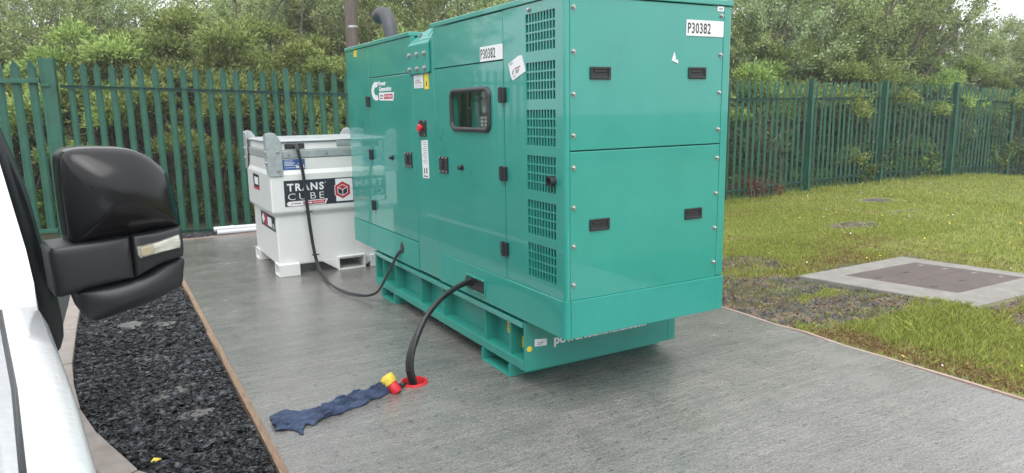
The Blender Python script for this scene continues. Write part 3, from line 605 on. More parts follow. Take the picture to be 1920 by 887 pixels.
t_.prism([(.541, .203), (.547, .203), (.545, .190), (.542, .190)], XS, BX0 + .0792, BX0 + .080); t_.build('pictogram', M_ink, yl, weld=False)
yl = plate_label('warning_label', XS, rect(.715, .770, .215, .290), BX0 + .080, BX0 + .0845, M_yellow)
for z in (.228, .246, .264): plate_label('print_line', XS, rect(.728, .758, z, z + .006), BX0 + .0792, BX0 + .080, M_ink, yl)

# ---------------------------------------------------------------- white bunded fuel tank
TK = empty('fuel_tank', (-.03, 4.6, 0), 'white cube-shaped bunded fuel tank with galvanised corner plates, standing behind the green generator', 'fuel tank')
X0, X1, Y0, Y1 = -.628, .528, 4.02, 5.20
def frustum(levels, m, name, bev=.008):
    vs = []; fs = []
    for (z, ins) in levels: vs += [(X0 + ins, Y0 + ins, z), (X1 - ins, Y0 + ins, z), (X1 - ins, Y1 - ins, z), (X0 + ins, Y1 - ins, z)]
    for i in range(len(levels) - 1): fs += [(4 * i + k, 4 * i + (k + 1) % 4, 4 * i + 4 + (k + 1) % 4, 4 * i + 4 + k) for k in range(4)]
    fs += [(3, 2, 1, 0), tuple(4 * (len(levels) - 1) + k for k in range(4))]
    return MB().add(vs, fs).build(name, m, TK, bevel=bev)
frustum([(.10, .036), (.585, .036), (.625, .0), (.985, .0), (1.025, .020), (1.14, .020)], M_tank, 'tank_body', .014)
frustum([(1.212, .030), (1.288, .036)], M_tank, 'tank_hatch', .01)
bandm = MB().plate([X0 + .012, X0 + .04, X1 - .04, X1 - .012], [Y0 + .012, Y0 + .04, Y1 - .04, Y1 - .012], {(1, 1)}, ZS, 1.141, 1.211).build('galvanised_band', M_galv, TK, bevel=.004)
lid = frustum([(1.290, .016), (1.302, .016), (1.316, .10)], M_galv, 'lid', .004)
MB().box(X0 + .16, X0 + .345, Y0 + .020, Y0 + .05, 1.226, 1.276).build('cable_slot', M_ink, TK, bevel=.006)
MB().box(X1 - .50, X1 - .36, Y0 + .016, Y0 + .05, 1.240, 1.305).build('hasp', M_galv, TK, bevel=.004)
MB().box(X1 - .36, X1 - .30, Y0 + .004, Y0 + .02, 1.165, 1.205).build('catch', M_black, TK, bevel=.003)
# corner plates: angle pieces with slanted tops, a hand hole and two bolts
for sx, xx in ((1, X0 - .012), (-1, X1 + .012)):
    for sy, yy in ((1, Y0 - .012), (-1, Y1 + .012)):
        c = MB(); wv, wd = .135, .135
        fp = lambda u, v, d: (xx + sx * u, yy + sy * d, v); sp = lambda u, v, d: (xx + sx * d, yy + sy * u, v)
        c.prism([(0, .985), (.01, .975), (wv, .975), (wv, 1.30), (.085, 1.375), (.04, 1.385), (0, 1.37)], fp, 0, .012)
        c.prism([(.0125, .985), (.06, .985), (.10, 1.06), (wd, 1.14), (wd, 1.36), (.0125, 1.38)], sp, 0, .012)
        cpn = c.build('corner_plate', M_galv, TK, bevel=.003, weld=False)
        for z in (1.03, 1.20): bolt((xx + sx * .095, yy - sy * .0, z), (0, -sy, 0), .013, cpn)
        hp = [(.045 + .022 * math.cos(t), 1.10 + .034 * math.sin(t)) for t in np.linspace(-PI / 2, PI / 2, 9)] + [(.030, 1.134), (.030, 1.066)]
        MB().prism(hp, fp, -.0015, 0).build('hand_hole', M_label, cpn)
        for u, z in ((.06, 1.20), (.06, 1.10)): bolt((xx, yy + sy * u, z), (-sx, 0, 0), .013, cpn)
for x, y in ((X0 + .19, Y0 - .001), (X0 + .55, Y0 + .012)): bolt((x, y if x < 0 else y, 1.175), (0, -1, 0), .010, TK)
# feet: four hollow corner blocks and a fork pocket
for sx, xx in ((1, X0 + .022), (-1, X1 - .022)):
    for sy, yy in ((1, Y0 - .008), (-1, Y1 + .008)):
        c = MB(); mp = lambda u, v, d: (xx + sx * d, yy + sy * u, v)
        c.plate([0, .012, .190, .202], [0, .012, .100, .122], {(1, 1)}, mp, 0, .20); c.prism(rect(.012, .19, .012, .10), mp, .05, .2)
        c.build('corner_foot', M_tank, TK, bevel=.005)
MB().plate([-.03, -.014, .236, .252], [0, .014, .125, .140], {(1, 1)}, YS, Y0 - .006, Y1).build('fork_pocket', M_tank, TK, bevel=.004)
MB().prism([(-.030, .012), (-.19, .115), (-.030, .115)], YS, Y0 + .03, Y0 + .042).build('gusset', M_tank, TK); MB().prism([(.252, .012), (.40, .115), (.252, .115)], YS, Y0 + .03, Y0 + .042).build('gusset', M_tank, TK)
# front sign
sg = MB().prism(rect(-.507, .165, .680, .928), YS, Y0 - .003, Y0 + .001).build('sign', M_navy, TK)
MB().prism(rect(-.012, .158, .697, .918), YS, Y0 - .0036, Y0 - .003).build('white_square', M_white, sg)
text('TRANS', .098, M_white, sg, (-.478, Y0 - .0042, .828), (1, 0, 0), (0, 0, 1), bold=.0030, fit=.350, spacing=1.25)
text('CUBE', .092, M_white, sg, (-.475, Y0 - .0042, .741), (1, 0, 0), (0, 0, 1), bold=-.0012, fit=.345, spacing=1.35)
text('TM', .014, M_white, sg, (-.122, Y0 - .0042, .888), (1, 0, 0), (0, 0, 1))
hexp = lambda r: [(.056 + r * math.sin(a), .806 + r * math.cos(a)) for a in np.arange(6) * PI / 3]
MB().prism(hexp(.092), YS, Y0 - .0042, Y0 - .0036).build('hexagon_edge', M_white, sg); MB().prism(hexp(.085), YS, Y0 - .0048, Y0 - .0042).build('hexagon', M_redlab, sg)
ol = MB(); h0, h1 = hexp(.058), hexp(.052)
for i in range(6): ol.prism([h0[i], h0[(i + 1) % 6], h1[(i + 1) % 6], h1[i]], YS, Y0 - .0056, Y0 - .0048)
for i in (1, 3, 5):
    a = np.array(h1[i]); c = np.array((.056, .806)); t = (a - c) / np.linalg.norm(a - c); nn = np.array([-t[1], t[0]]) * .003; ol.prism([c + nn, a + nn, a - nn, c - nn], YS, Y0 - .0055, Y0 - .0048)
ol.build('cube_outline', M_white, sg, weld=False)
for s in (-1, 1): MB().prism([(.056, .806 - .002), (.056 + s * .045, .806 + .026), (.056 + s * .045, .806 - .026), (.056, .806 - .052)], YS, Y0 - .0052, Y0 - .0048).build('dark_cube_face', M_navy, sg)
pill = MB().prism([(-.47, .683), (-.12, .683), (-.095, .733), (-.47, .726), (-.488, .715), (-.488, .694)], YS, Y0 - .0042, Y0 - .0036).build('white_banner', M_white, sg)
MB().prism([(-.335, .690), (-.130, .690), (-.115, .726), (-.335, .720)], YS, Y0 - .0048, Y0 - .0042).build('red_banner', M_redlab, pill)
text('POWER', .026, M_white, pill, (-.235, Y0 - .0053, .698), (1, 0, 0), (0, 0, 1), fit=.10)
MB().prism([(-.455, .694), (-.445, .694), (-.425, .716), (-.432, .716)], YS, Y0 - .0048, Y0 - .0042).build('red_print', M_redlab, pill); MB().prism(rect(-.425, -.355, .700, .712), YS, Y0 - .0048, Y0 - .0042).build('grey_print', M_label, pill)
MB().prism(rect(-.322, -.25, .699, .712), YS, Y0 - .0053, Y0 - .0048).build('pale_print', M_white, pill)
bs = MB().prism(rect(-.500, -.290, 1.030, 1.128), YS, Y0 + .016, Y0 + .021).build('blue_sticker', M_blue, TK)
for k, z in enumerate((1.112, 1.098, 1.088, 1.078, 1.068, 1.047)): MB().prism(rect(-.485, -.405 + .01 * (k % 3) + (.03 if k == 4 else 0), z, z + .004), YS, Y0 + .0152, Y0 + .016).build('print_line', M_white, bs)
MB().prism([(-.375, 1.066), (-.345, 1.095), (-.34, 1.095), (-.368, 1.066)], YS, Y0 + .0152, Y0 + .016).build('pictogram', M_white, bs); MB().prism([(-.30, 1.066), (-.325, 1.095), (-.33, 1.095), (-.307, 1.066)], YS, Y0 + .0152, Y0 + .016).build('pictogram', M_white, bs)
MB().prism(rect(-.378, -.345, 1.043, 1.064), YS, Y0 + .0152, Y0 + .016).build('pictogram', M_white, bs); MB().prism(rect(-.318, -.298, 1.040, 1.066), YS, Y0 + .0152, Y0 + .016).build('pictogram', M_white, bs)
# side stickers
ss = MB().prism(rect(4.57, 4.86, .800, .955), XS, X0 - .003, X0 + .001).build('side_sticker', M_navy, TK)
MB().prism(rect(4.60, 4.79, .85, .925), XS, X0 - .0036, X0 - .003).build('white_print', M_white, ss); MB().prism(rect(4.57, 4.86, .800, .825), XS, X0 - .0036, X0 - .003).build('red_print', M_redlab, ss)
ss = MB().prism(rect(4.12, 4.78, .430, .575), XS, X0 + .033, X0 + .037).build('side_sticker', M_navy, TK)
MB().prism([(4.74, .50), (4.68, .56), (4.60, .505), (4.68, .445)], XS, X0 + .0324, X0 + .033).build('white_print', M_white, ss); MB().prism(rect(4.50, 4.60, .44, .565), XS, X0 + .0324, X0 + .033).build('red_print', M_redlab, ss)
MB().prism(rect(4.27, 4.46, .455, .545), XS, X0 + .0324, X0 + .033).build('white_print', M_white, ss); MB().prism(rect(4.15, 4.24, .45, .50), XS, X0 + .0324, X0 + .033).build('white_print', M_label, ss)

# ---------------------------------------------------------------- hoses, cables, duct
fh = empty('fuel_hose', (-.25, 3.9, 0), 'pair of black hoses drooping from the white tank across its sign to the generator', 'fuel hose')
def hose(off):
    ox, oz = off
    pts = [(-.40 + ox, 4.10, 1.252), (-.388 + ox, 4.00, 1.258 + oz), (-.372 + ox, 3.955, 1.20), (-.338 + ox, 3.955, .96), (-.318 + ox, 3.96, .62), (-.29 + ox, 3.95, .27), (-.262 + ox, 3.90, .07), (-.262 + ox, 3.72, .022), (-.285, 3.40 - ox, .020), (-.272 + ox, 3.10, .020), (-.215 + ox * .5, 2.90 - ox, .020 + oz), (-.148, 2.76 - ox, .035 + oz), (-.095, 2.66 - ox * .6, .085 + oz), (-.068, 2.55, .20 + oz), (-.040, 2.43, .345 + oz), (-.020, 2.34, .45 + oz), (.012, 2.283, .495 + oz)]
    return MB().tube(smooth_path(pts, 6), .0088, 10).build('hose', M_rubber, fh, smooth=60)
hose((0, 0)); hose((.015, .010))
for z, y, x in ((.62, 3.96, -.303), (.20, 3.94, -.27)): MB().box(x - .035, x + .035, y - .020, y + .020, z, z + .008).build('cable_tie', M_black, fh, bevel=.003)
pc = empty('power_cable', (-.5, .82, 0), 'bundle of thick black power cables arching from the generator down into the red duct', 'power cable')
cpath = [(.03, 1.09, .488), (-.02, 1.072, .490), (-.123, 1.017, .483), (-.267, .944, .449), (-.405, .874, .372), (-.496, .827, .270), (-.545, .802, .175), (-.556, .797, .092), (-.536, .806, .0), (-.525, .812, -.10)]
for k, (a, b_, c_) in enumerate(((0, 0, 0), (.011, -.017, .015), (-.010, .014, -.007), (.017, .010, -.015))):
    pts = [(x + a * (.6 + .5 * math.sin(i * .7 + k)), y + b_ * (1 + .3 * math.sin(i * .9 + k * 2)), z + c_ * (1 if i < 6 else .1)) for i, (x, y, z) in enumerate(cpath)]
    pts[0] = (.02, 1.085 + b_ * .6, .486 + c_ * .6)
    MB().tube(smooth_path(pts, 7), .0115, 10).build('cable', M_rubber, pc, smooth=60)
for i in (4, 7):
    p = np.array(cpath[i]); t = np.array(cpath[i + 1]) - np.array(cpath[i - 1]); MB().lathe([(.024, -.004), (.026, -.003), (.026, .003), (.024, .004)], p, t, 14).build('cable_tie', M_black, pc)
MB().lathe([(.030, -.012), (.034, 0), (.028, .015)], (-.02, 1.072, .487), (-1, -.3, .1), 12).build('cable_gland', M_black, pc, smooth=50)
dk = MB(); prof = [(HR - .004, -.24), (HR - .004, .006), (HR - .001, .011), (HR + .006, .010), (HR + .010, .001), (HR + .010, -.01)]; n_ = 40
dv = []
for r, z in prof: dv += [(HX + r * math.cos(2 * PI * k / n_), HY + r * math.sin(2 * PI * k / n_), z) for k in range(n_)]
dk.add(dv, [(i * n_ + k, i * n_ + (k + 1) % n_, (i + 1) * n_ + (k + 1) % n_, (i + 1) * n_ + k) for i in range(len(prof) - 1) for k in range(n_)])
tag(dk.build('cable_duct', M_red, None, smooth=50), 'round red duct mouth set flush in the concrete, black cables going down it', 'duct')
plugt = empty('duct_plug', (-.69, .755, 0), 'short red plastic plug with a crumpled yellow cap, leaning beside the red duct', 'duct plug')
a0 = np.array((-.672, .722, .012)); ax = np.array((-.34, .30, .62)); ax /= np.linalg.norm(ax)
MB().lathe([(.030, -.012), (.033, -.008), (.033, .050), (.030, .054)], a0, ax, 20).build('plug_body', M_red, plugt, smooth=40)
b = MB(); b.lathe([(.030, .050), (.040, .052), (.043, .062), (.041, .085), (.036, .098), (.020, .104), (0, .105)], a0, ax, 22); o = b.build('plug_cap', mat('yellow_crumpled_tape', (.62, .46, .05), .55, var=.25, vscale=25, bump=.7, bscale=60), plugt, smooth=60)
for v in o.data.vertices: v.co += Vector(RNG.normal(0, .0016, 3))
tw = MB().tube(smooth_path([(-.690, .750, .012), (-.655, .762, .018), (-.625, .775, .014), (-.602, .786, .012), (-.58, .80, -.02)], 5), [.010 + .006 * abs(math.sin(i * 1.3)) for i in range(21)], 8).build('twisted_tape', M_black, None, smooth=50); tag(tw, 'short twist of black tape between the yellow capped plug and the duct', 'tape')
# blue rag
nu, nv = 170, 40
cl_ = smooth_path([(-1.375, .60, 0), (-1.30, .63, 0), (-1.20, .63, 0), (-1.10, .625, 0), (-1.0, .662, 0), (-.90, .695, 0), (-.80, .720, 0), (-.70, .742, 0)], 24); cl_ = np.array(cl_); ti = np.linspace(0, len(cl_) - 1, nu); C_ = np.stack([np.interp(ti, np.arange(len(cl_)), cl_[:, k]) for k in (0, 1)], -1)
T_ = np.gradient(C_, axis=0); T_ /= np.linalg.norm(T_, axis=1)[:, None]; N_ = np.stack([-T_[:, 1], T_[:, 0]], -1); uu = np.linspace(0, 1, nu)
hw = np.interp(uu, [0, .04, .12, .22, .30, .38, .48, .62, .72, .82, .93, 1], [.030, .070, .105, .130, .110, .068, .044, .038, .046, .034, .024, .016])
u2, v2 = np.meshgrid(uu, np.linspace(-1, 1, nv), indexing='ij'); 
edge = hw[:, None] * (1 + .95 * (vnoise(u2 * 15, np.sign(v2) * 3.0 + 0 * u2, 4) - .5) * np.abs(v2) ** 3)
Xr = C_[:, None, :] + N_[:, None, :] * (v2 * edge)[..., None] + T_[:, None, :] * (.045 * (vnoise(u2 * 6, v2 * 3, 8) - .5))[..., None]
flat = np.clip((.42 - u2) / .2, 0, 1)
ph = v2 * (5 + 4 * (1 - flat)) + 2.2 * vnoise(u2 * 7, v2 * 1.2, 2) + u2 * 5
Zr = .006 + (1 - np.abs(v2) ** 4) * ((.020 + .022 * (1 - flat)) * (.5 + .5 * np.sin(ph)) + .022 * vnoise(u2 * 26, v2 * 5, 6) + .022 * np.abs(2 * vnoise(u2 * 16 + v2 * 2, v2 * 2.5, 14) - 1) + .012 * np.abs(2 * vnoise(u2 * 34, v2 * 6, 15) - 1) + .006 * (1 - flat)) + .012 * np.exp(-((u2 - .03) / .04) ** 2)
Zr = .004 + (Zr - .006) * np.where(u2 < .4, .62, .85)
Vr = np.concatenate([Xr, Zr[..., None]], -1).reshape(-1, 3); ii, jj = np.meshgrid(np.arange(nu - 1), np.arange(nv - 1), indexing='ij'); q = (ii * nv + jj).ravel(); Fr = np.stack([q, q + nv, q + nv + 1, q + 1], -1)
rag = rawmesh('rag', Vr, Fr, M_cloth); rag.data.polygons.foreach_set('use_smooth', [True] * len(rag.data.polygons)); so = rag.modifiers.new('thickness', 'SOLIDIFY'); so.thickness = .003
tag(rag, 'crumpled navy blue cloth stretched out on the wet concrete, tied to the duct plug', 'cloth')
for x0, y0, x1, y1, z, lb in ((-.775, 7.215, .75, 7.06, .045, 'upper grey plastic conduit pipe lying by the fence behind the white tank'), (-.76, 7.02, .70, 6.97, .026, 'lower grey plastic conduit pipe lying on the back edge of the pad')):
    pr = empty('conduit_pipe', (x0, y0, 0), lb, 'pipe', 'grey conduit pipes on the ground by the fence'); d = np.array((x1 - x0, y1 - y0, 0)); d /= np.linalg.norm(d)
    MB().lathe([(.030, 0), (.036, .001), (.036, 1.45), (.030, 1.451)], (x0, y0, z), d, 16).build('pipe', M_pipe, pr, smooth=40)
    for q in (.20, .72) if z > .04 else (.9,): MB().lathe([(.037, q), (.042, q + .004), (.042, q + .05), (.037, q + .055)], (x0, y0, z), d, 16).build('coupler', M_pipe, pr, smooth=40)

# ---------------------------------------------------------------- manholes in the grass
mh = empty('manhole', (4.2, .5, 0), 'large square manhole with brown steel covers in a raised concrete surround on the grass', 'manhole')
A_, B_, C2, D_ = [np.array(q) for q in ((3.505, 1.36), (5.065, 1.35), (5.32, -.09), (3.775, -.058))]; a_, b2_, c2_, d2_ = [np.array(q) for q in ((3.865, 1.148), (4.91, 1.118), (5.10, .225), (4.068, .240))]
sb = MB(); O4 = [A_, B_, C2, D_]; I4 = [a_, b2_, c2_, d2_]
vs = [(*p, .006) for p in O4] + [(*p, .006) for p in I4] + [(*p, -.15) for p in O4] + [(*p, -.010) for p in I4]
fs = [(i, (i + 1) % 4, 4 + (i + 1) % 4, 4 + i) for i in range(4)] + [(i, 8 + i, 8 + (i + 1) % 4, (i + 1) % 4) for i in range(4)] + [(4 + i, 4 + (i + 1) % 4, 12 + (i + 1) % 4, 12 + i) for i in range(4)] + [(12, 13, 14, 15)]
sb.add(vs, fs).build('concrete_surround', M_slab, mh, bevel=.008)
le = (a_ + d2_) / 2; ri = (b2_ + c2_) / 2
for P4 in ([a_, b2_, ri, le], [le, ri, c2_, d2_]):
    P4 = [np.array(p) for p in P4]; ce = sum(P4) / 4; P4 = [ce + (p - ce) * .988 for p in P4]; cv = MB().prism(P4, ZS, -.0098, .003).build('steel_cover', M_cover, mh, bevel=.003)
    for s, t in ((.10, .5), (.90, .25), (.90, .72), (.5, .5)):
        p = (P4[0] * (1 - s) + P4[1] * s) * (1 - t) + (P4[3] * (1 - s) + P4[2] * s) * t; e = (P4[1] - P4[0]) / np.linalg.norm(P4[1] - P4[0]) * .035; g = np.array([-e[1], e[0]]) * .4
        MB().prism([p - e - g, p + e - g, p + e + g, p - e + g], ZS, .0032, .0045).build('keyhole', M_slab if s > .8 else M_ink, cv)
m2 = empty('manhole', (9.2, 4.35, 0), 'small flat grey manhole cover sunk in the far grass near the fence', 'manhole')
MB().box(8.95, 9.45, 4.10, 4.60, -.12, -.045).build('concrete_surround', M_slab, m2); MB().box(9.02, 9.38, 4.17, 4.53, -.0445, -.038).build('steel_cover', M_cover, m2)

# ---------------------------------------------------------------- palisade fence
def pale_mesh(name, h, wd):
    cs = [(-.5 * wd, .0), (-.30 * wd, -.018), (-.10 * wd, -.010), (.10 * wd, -.010), (.30 * wd, -.018), (.5 * wd, .0)]; zs = [0, h - .12]
    vs = [(x, y, z) for z in zs for x, y in cs]; n6 = 6
    vs += [(x * 1.06, y, h - .085) for x, y in cs]; vs += [(x * .42, y, h - .03) for x, y in cs]; vs += [(0, -.010, h)]
    fs = [(r * 6 + k, r * 6 + k + 1, r * 6 + 7 + k, r * 6 + 6 + k) for r in range(3) for k in range(5)] + [(18 + k, 19 + k, 24) for k in range(5)]
    k0 = len(vs); vs += [(x, y + .003, z) for x, y, z in vs]; fs += [tuple(i + k0 for i in f[::-1]) for f in fs]
    me = bpy.data.meshes.new(name); me.from_pydata(vs, [], fs); me.materials.append(M_fence); return me
def fence_run(root, pts, pitch, h, wd, tipz, rail_drop, rail_b, first_off=.1):
    """pts: list of (x, y, zground); pales as single parts between them, a rail at top and bottom, tipz(d) = height of the tips"""
    me = pale_mesh('pale', h, wd); d0 = 0
    for a, b in zip(pts[:-1], pts[1:]):
        a, b = np.array(a, float), np.array(b, float); Ld = np.linalg.norm((b - a)[:2]); t = (b - a)[:2] / Ld; ang = math.atan2(t[1], t[0])
        n = max(1, int((Ld - .10) / pitch)); 
        for k in range(n):
            s = first_off + (Ld - 2 * first_off) * k / max(1, n - 1); o = bpy.data.objects.new('pale', me); COL.objects.link(o); attach(o, root)
            tz = tipz(d0 + s, (a[2] + (b[2] - a[2]) * s / Ld)); o.location = (a[0] + t[0] * s, a[1] + t[1] * s, tz - h); o.rotation_euler = (random.gauss(0, .006), random.gauss(0, .004), ang)
        nn = np.array([-t[1], t[0]])
        for dz, hh in ((rail_drop, .046), (rail_b, .046)):
            zt0 = tipz(d0 + .02, a[2]); zt1 = tipz(d0 + Ld - .02, b[2])
            za, zb_ = (zt0 - dz, zt1 - dz) if dz < 1 else (a[2] + dz - 1, b[2] + dz - 1)
            p, q = a[:2] + t * .03, b[:2] - t * .03; r = MB()
            for (o0, o1, k0, k1) in ((-.010, -.004, -hh, 0), (-.045, -.010, -.006, 0)):
                A1, A2, B1, B2 = p + nn * o0, p + nn * o1, q + nn * o0, q + nn * o1
                r.add([(*A1, za + k0), (*A2, za + k0), (*A2, za + k1), (*A1, za + k1), (*B1, zb_ + k0), (*B2, zb_ + k0), (*B2, zb_ + k1), (*B1, zb_ + k1)], [(0, 1, 2, 3), (7, 6, 5, 4), (0, 4, 5, 1), (1, 5, 6, 2), (2, 6, 7, 3), (3, 7, 4, 0)])
            r.build('rail', M_fencerail, root, weld=False)
        d0 += Ld
def post(root, x, y, z0, z1, ang, wd=.045, dp=.10, back=.03):
    b = MB(); c, s = math.cos(ang), math.sin(ang); mp = lambda u, v, d: (x + u * c - v * s, y + u * s + v * c, d)
    for u0, u1, v0, v1 in ((-wd, wd, back - .006, back), (-.004, .004, back, back + dp), (-wd, wd, back + dp, back + dp + .006)): b.prism(rect(u0, u1, v0, v1), mp, z0, z1)
    b.build('post', M_fence, root, weld=False)
P0 = np.array((-2.6, 8.09)); Q0 = np.array((-.26, 7.48)); TD = (Q0 - P0) / np.linalg.norm(Q0 - P0); FA = math.atan2(TD[1], TD[0])
FP = lambda s: tuple(P0 + TD * s)
f1 = empty('palisade_fence', (*FP(5), -.1), 'straight run of green steel palisade fence behind the white tank and the generator', 'fence')
tip1 = lambda d, z: 2.245 - .042 * min(d - .15 if d > .15 else 0, 6.6)
fence_run(f1, [(*FP(.24), -.06), (*FP(3.03), -.06), (*FP(5.8), -.06), (*FP(8.0), -.07), (*FP(9.75), -.08)], .1645, 2.22, .081, tip1, .285, 1.07, .14)
post(f1, *FP(3.03), -.1, 2.15, FA, wd=.035, back=-.115); post(f1, *FP(5.8), -.1, 2.04, FA, back=-.115); post(f1, *FP(9.75), -.1, 2.0, FA, back=-.115)
gp = empty('gate_post', (*FP(.145), -.1), 'wide flat green steel gate post at the left, between gate and fence', 'gate post')
c, s = math.cos(FA), math.sin(FA); mp = lambda u, v, d: (FP(.145)[0] + u * c - v * s, FP(.145)[1] + u * s + v * c, d)
MB().prism(rect(-.045, .088, -.04, .06), mp, -.12, 2.29).build('post', M_fence, gp, bevel=.004)
MB().prism(rect(-.088, -.047, -.03, .02), mp, -.02, 2.285).build('stile', M_fence, gp, bevel=.003)
MB().prism(rect(-.09, .02, -.062, -.042), mp, 1.935, 1.965).build('hinge', M_fence, gp, bevel=.003)
gt = empty('palisade_gate', (*FP(-1.2), -.05), 'green steel palisade gate leaf at the left edge, behind the van mirror', 'gate')
me = pale_mesh('pale', 2.2, .105)
for k in range(14):
    sg_ = -.032 - .186 * k; o = bpy.data.objects.new('pale', me); COL.objects.link(o); attach(o, gt); o.location = (*(np.array(FP(sg_)) + np.array((0, -.0))), .065); o.rotation_euler = (0, 0, FA)
for z in (2.035, .12):
    mp = lambda u, v, d: (FP(0)[0] + u * c - v * s, FP(0)[1] + u * s + v * c, d); MB().prism(rect(-2.6, .055, -.060, -.012), mp, z - .052, z).build('rail', M_fence, gt, bevel=.003)
f2 = empty('palisade_fence', (11, 5.9, -.1), 'green steel palisade fence bending round the far side of the grass', 'fence')
FR = [(*FP(9.83), -.06), (9.25, 5.87, -.06), (11.85, 6.15, -.06), (14.22, 6.07, -.10), (17.0, 6.25, -.21), (19.0, 4.4, -.30), (20.4, 2.1, -.38), (21.4, -.4, -.43)]
tip2 = lambda d, z: z + 2.03
fence_run(f2, FR, .156, 2.03, .050, tip2, .30, 1.22, .09)
for k, q in enumerate(FR[1:], 1):
    a, b = np.array(FR[k - 1][:2]), np.array(FR[min(k + 1, len(FR) - 1)][:2]); t = b - a; post(f2, q[0], q[1], q[2] - .1, q[2] + 2.06, math.atan2(t[1], t[0]), .032, .08, -.095)

# ---------------------------------------------------------------- lawn, grass, flowers
FY = lambda x: np.interp(x, [2.0, 7.05, 9.25, 11.85, 14.22, 17.0, 19, 20.4, 21.4, 30], [6.9, 5.62, 5.87, 6.15, 6.07, 6.25, 4.4, 2.1, -.4, -12])
def lawn_z(x, y):
    far = np.clip((x - 12.5) / 9, 0, 1); return -.012 - .38 * far * far * (3 - 2 * far) - .03 * np.clip(y - 3.5, 0, 3) / 3 + .05 * (vnoise(x * .9, y * .9, 1) - .5) * np.clip((x - 2.3) / 1.0, 0.15, 1) - .022 + .014 * np.clip(1.6 - np.sqrt(((x - 4.4) / 1.0) ** 2 + ((y - .65) / .9) ** 2), 0, .6) / .6
def turf(x, y):
    n1 = vnoise(x * 2.1, y * 2.1, 11) * .45 + vnoise(x * 5, y * 5, 12) * .35 + vnoise(x * 14, y * 14, 13) * .3 - .05
    e = lambda cx, cy, rx, ry: np.clip(1.35 - np.sqrt(((x - cx) / rx) ** 2 + ((y - cy) / ry) ** 2), 0, 1)
    dist = np.maximum(np.maximum(3.64 - x, x - 5.2), np.maximum(-.08 - y, y - 1.35))
    bare = np.maximum.reduce([e(2.62, 1.9, .75, 1.75) * 1.25, e(3.15, 1.35, .85, .75) * 1.05, e(3.1, .55, .8, .55) * 1.1, e(3.5, 2.0, 1.2, .55) * .8, e(6.6, 3.0, .55, .25) * .95, e(4.4, -.45, .9, .26) * .9, np.clip(1.0 - dist / .32, 0, 1) * (dist > -.02) * .95, np.clip(1 - (x - 2.16) / .20, 0, 1) * .9, e(2.75, -1.45, .35, 1.0) * .45, e(8.3, 3.3, .8, .12) * .5, e(9.2, 4.35, .45, .4) * .6])
    g = 1 - bare; return np.clip((g + (n1 - .5) * 1.25 - .36) / .26, 0, 1)
xs = np.concatenate([np.arange(2.155, 6, .07), np.arange(6, 14, .16), np.arange(14, 31, .8)]); ys = np.concatenate([np.arange(-14, -3.2, .6), np.arange(-3.2, 7.6, .07)])
gx, gy = np.meshgrid(xs, ys, indexing='ij'); gz = lawn_z(gx, gy); Vl = np.stack([gx, gy, gz], -1).reshape(-1, 3); ii, jj = np.meshgrid(np.arange(len(xs) - 1), np.arange(len(ys) - 1), indexing='ij'); q = (ii * len(ys) + jj).ravel(); Fl = np.stack([q, q + len(ys), q + len(ys) + 1, q + 1], -1)
keep = (gy[:-1, :-1] < FY(gx[:-1, :-1]) + .9).ravel(); lawn = rawmesh('lawn', Vl, Fl[keep], M_lawn); tag(lawn, kind='structure')
at = lawn.data.attributes.new('turf', 'FLOAT', 'POINT'); at.data.foreach_set('value', turf(Vl[:, 0], Vl[:, 1]).astype(np.float32)); lawn.data.polygons.foreach_set('use_smooth', [True] * len(lawn.data.polygons))
def blades(name, X, Y, hgt, wid, m, lean=.5):
    n = len(X); Z = lawn_z(X, Y); a = RNG.uniform(0, 2 * PI, n); dx, dy = np.cos(a), np.sin(a); l = RNG.normal(0, lean, n) * hgt; b = RNG.uniform(0, 2 * PI, n); lx, ly = np.cos(b) * l, np.sin(b) * l
    P = lambda ox, oy, oz: np.stack([X + ox, Y + oy, Z + oz], -1)
    V = np.stack([P(-dx * wid, -dy * wid, -.005), P(dx * wid, dy * wid, -.005), P(lx * .45 + dx * wid * .7, ly * .45 + dy * wid * .7, hgt * .6), P(lx, ly, hgt)], 1)
    F = (np.array([[0, 1, 2, 3]])[None] + (np.arange(n) * 4)[:, None, None]).reshape(-1, 4); return rawmesh(name, V.reshape(-1, 3), F, m)
def scatter(n, x0, x1, y0, y1): return RNG.uniform(x0, x1, n), RNG.uniform(y0, y1, n)
def clean(x, y): return ~((x > 3.5 + (1.36 - y) * .19) & (x < 5.1 + (1.36 - y) * .17) & (y > -.1) & (y < 1.37)) & (y < FY(x) + .3) & ~((abs(x - 9.2) < .27) & (abs(y - 4.35) < .27))
GX, GY = [], []
for n, bx in ((150000, (2.19, 5.2, -3.0, 3.0)), (95000, (2.19, 7.5, 2.0, 6.2)), (70000, (5.0, 10.0, -.5, 6.3)), (60000, (9.5, 18.5, -.5, 6.5))):
    x, y = scatter(n, *bx); k = clean(x, y) & (RNG.uniform(0, 1, n) < turf(x, y) ** 1.3 * .96 + .04); GX.append(x[k]); GY.append(y[k])
GX = np.concatenate(GX); GY = np.concatenate(GY)
tuft = 1 + .75 * np.exp(-((GX - 2.95) / .55) ** 2 - ((GY + .22) / .35) ** 2) + .5 * (vnoise(GX * 3, GY * 3, 21) - .4)
hg = RNG.uniform(.018, .045, len(GX)) * tuft * np.where(GY > FY(GX) - .25, 2.0, 1); wd = np.where(GX > 9, .0055, np.where(GX > 6, .004, .0026))
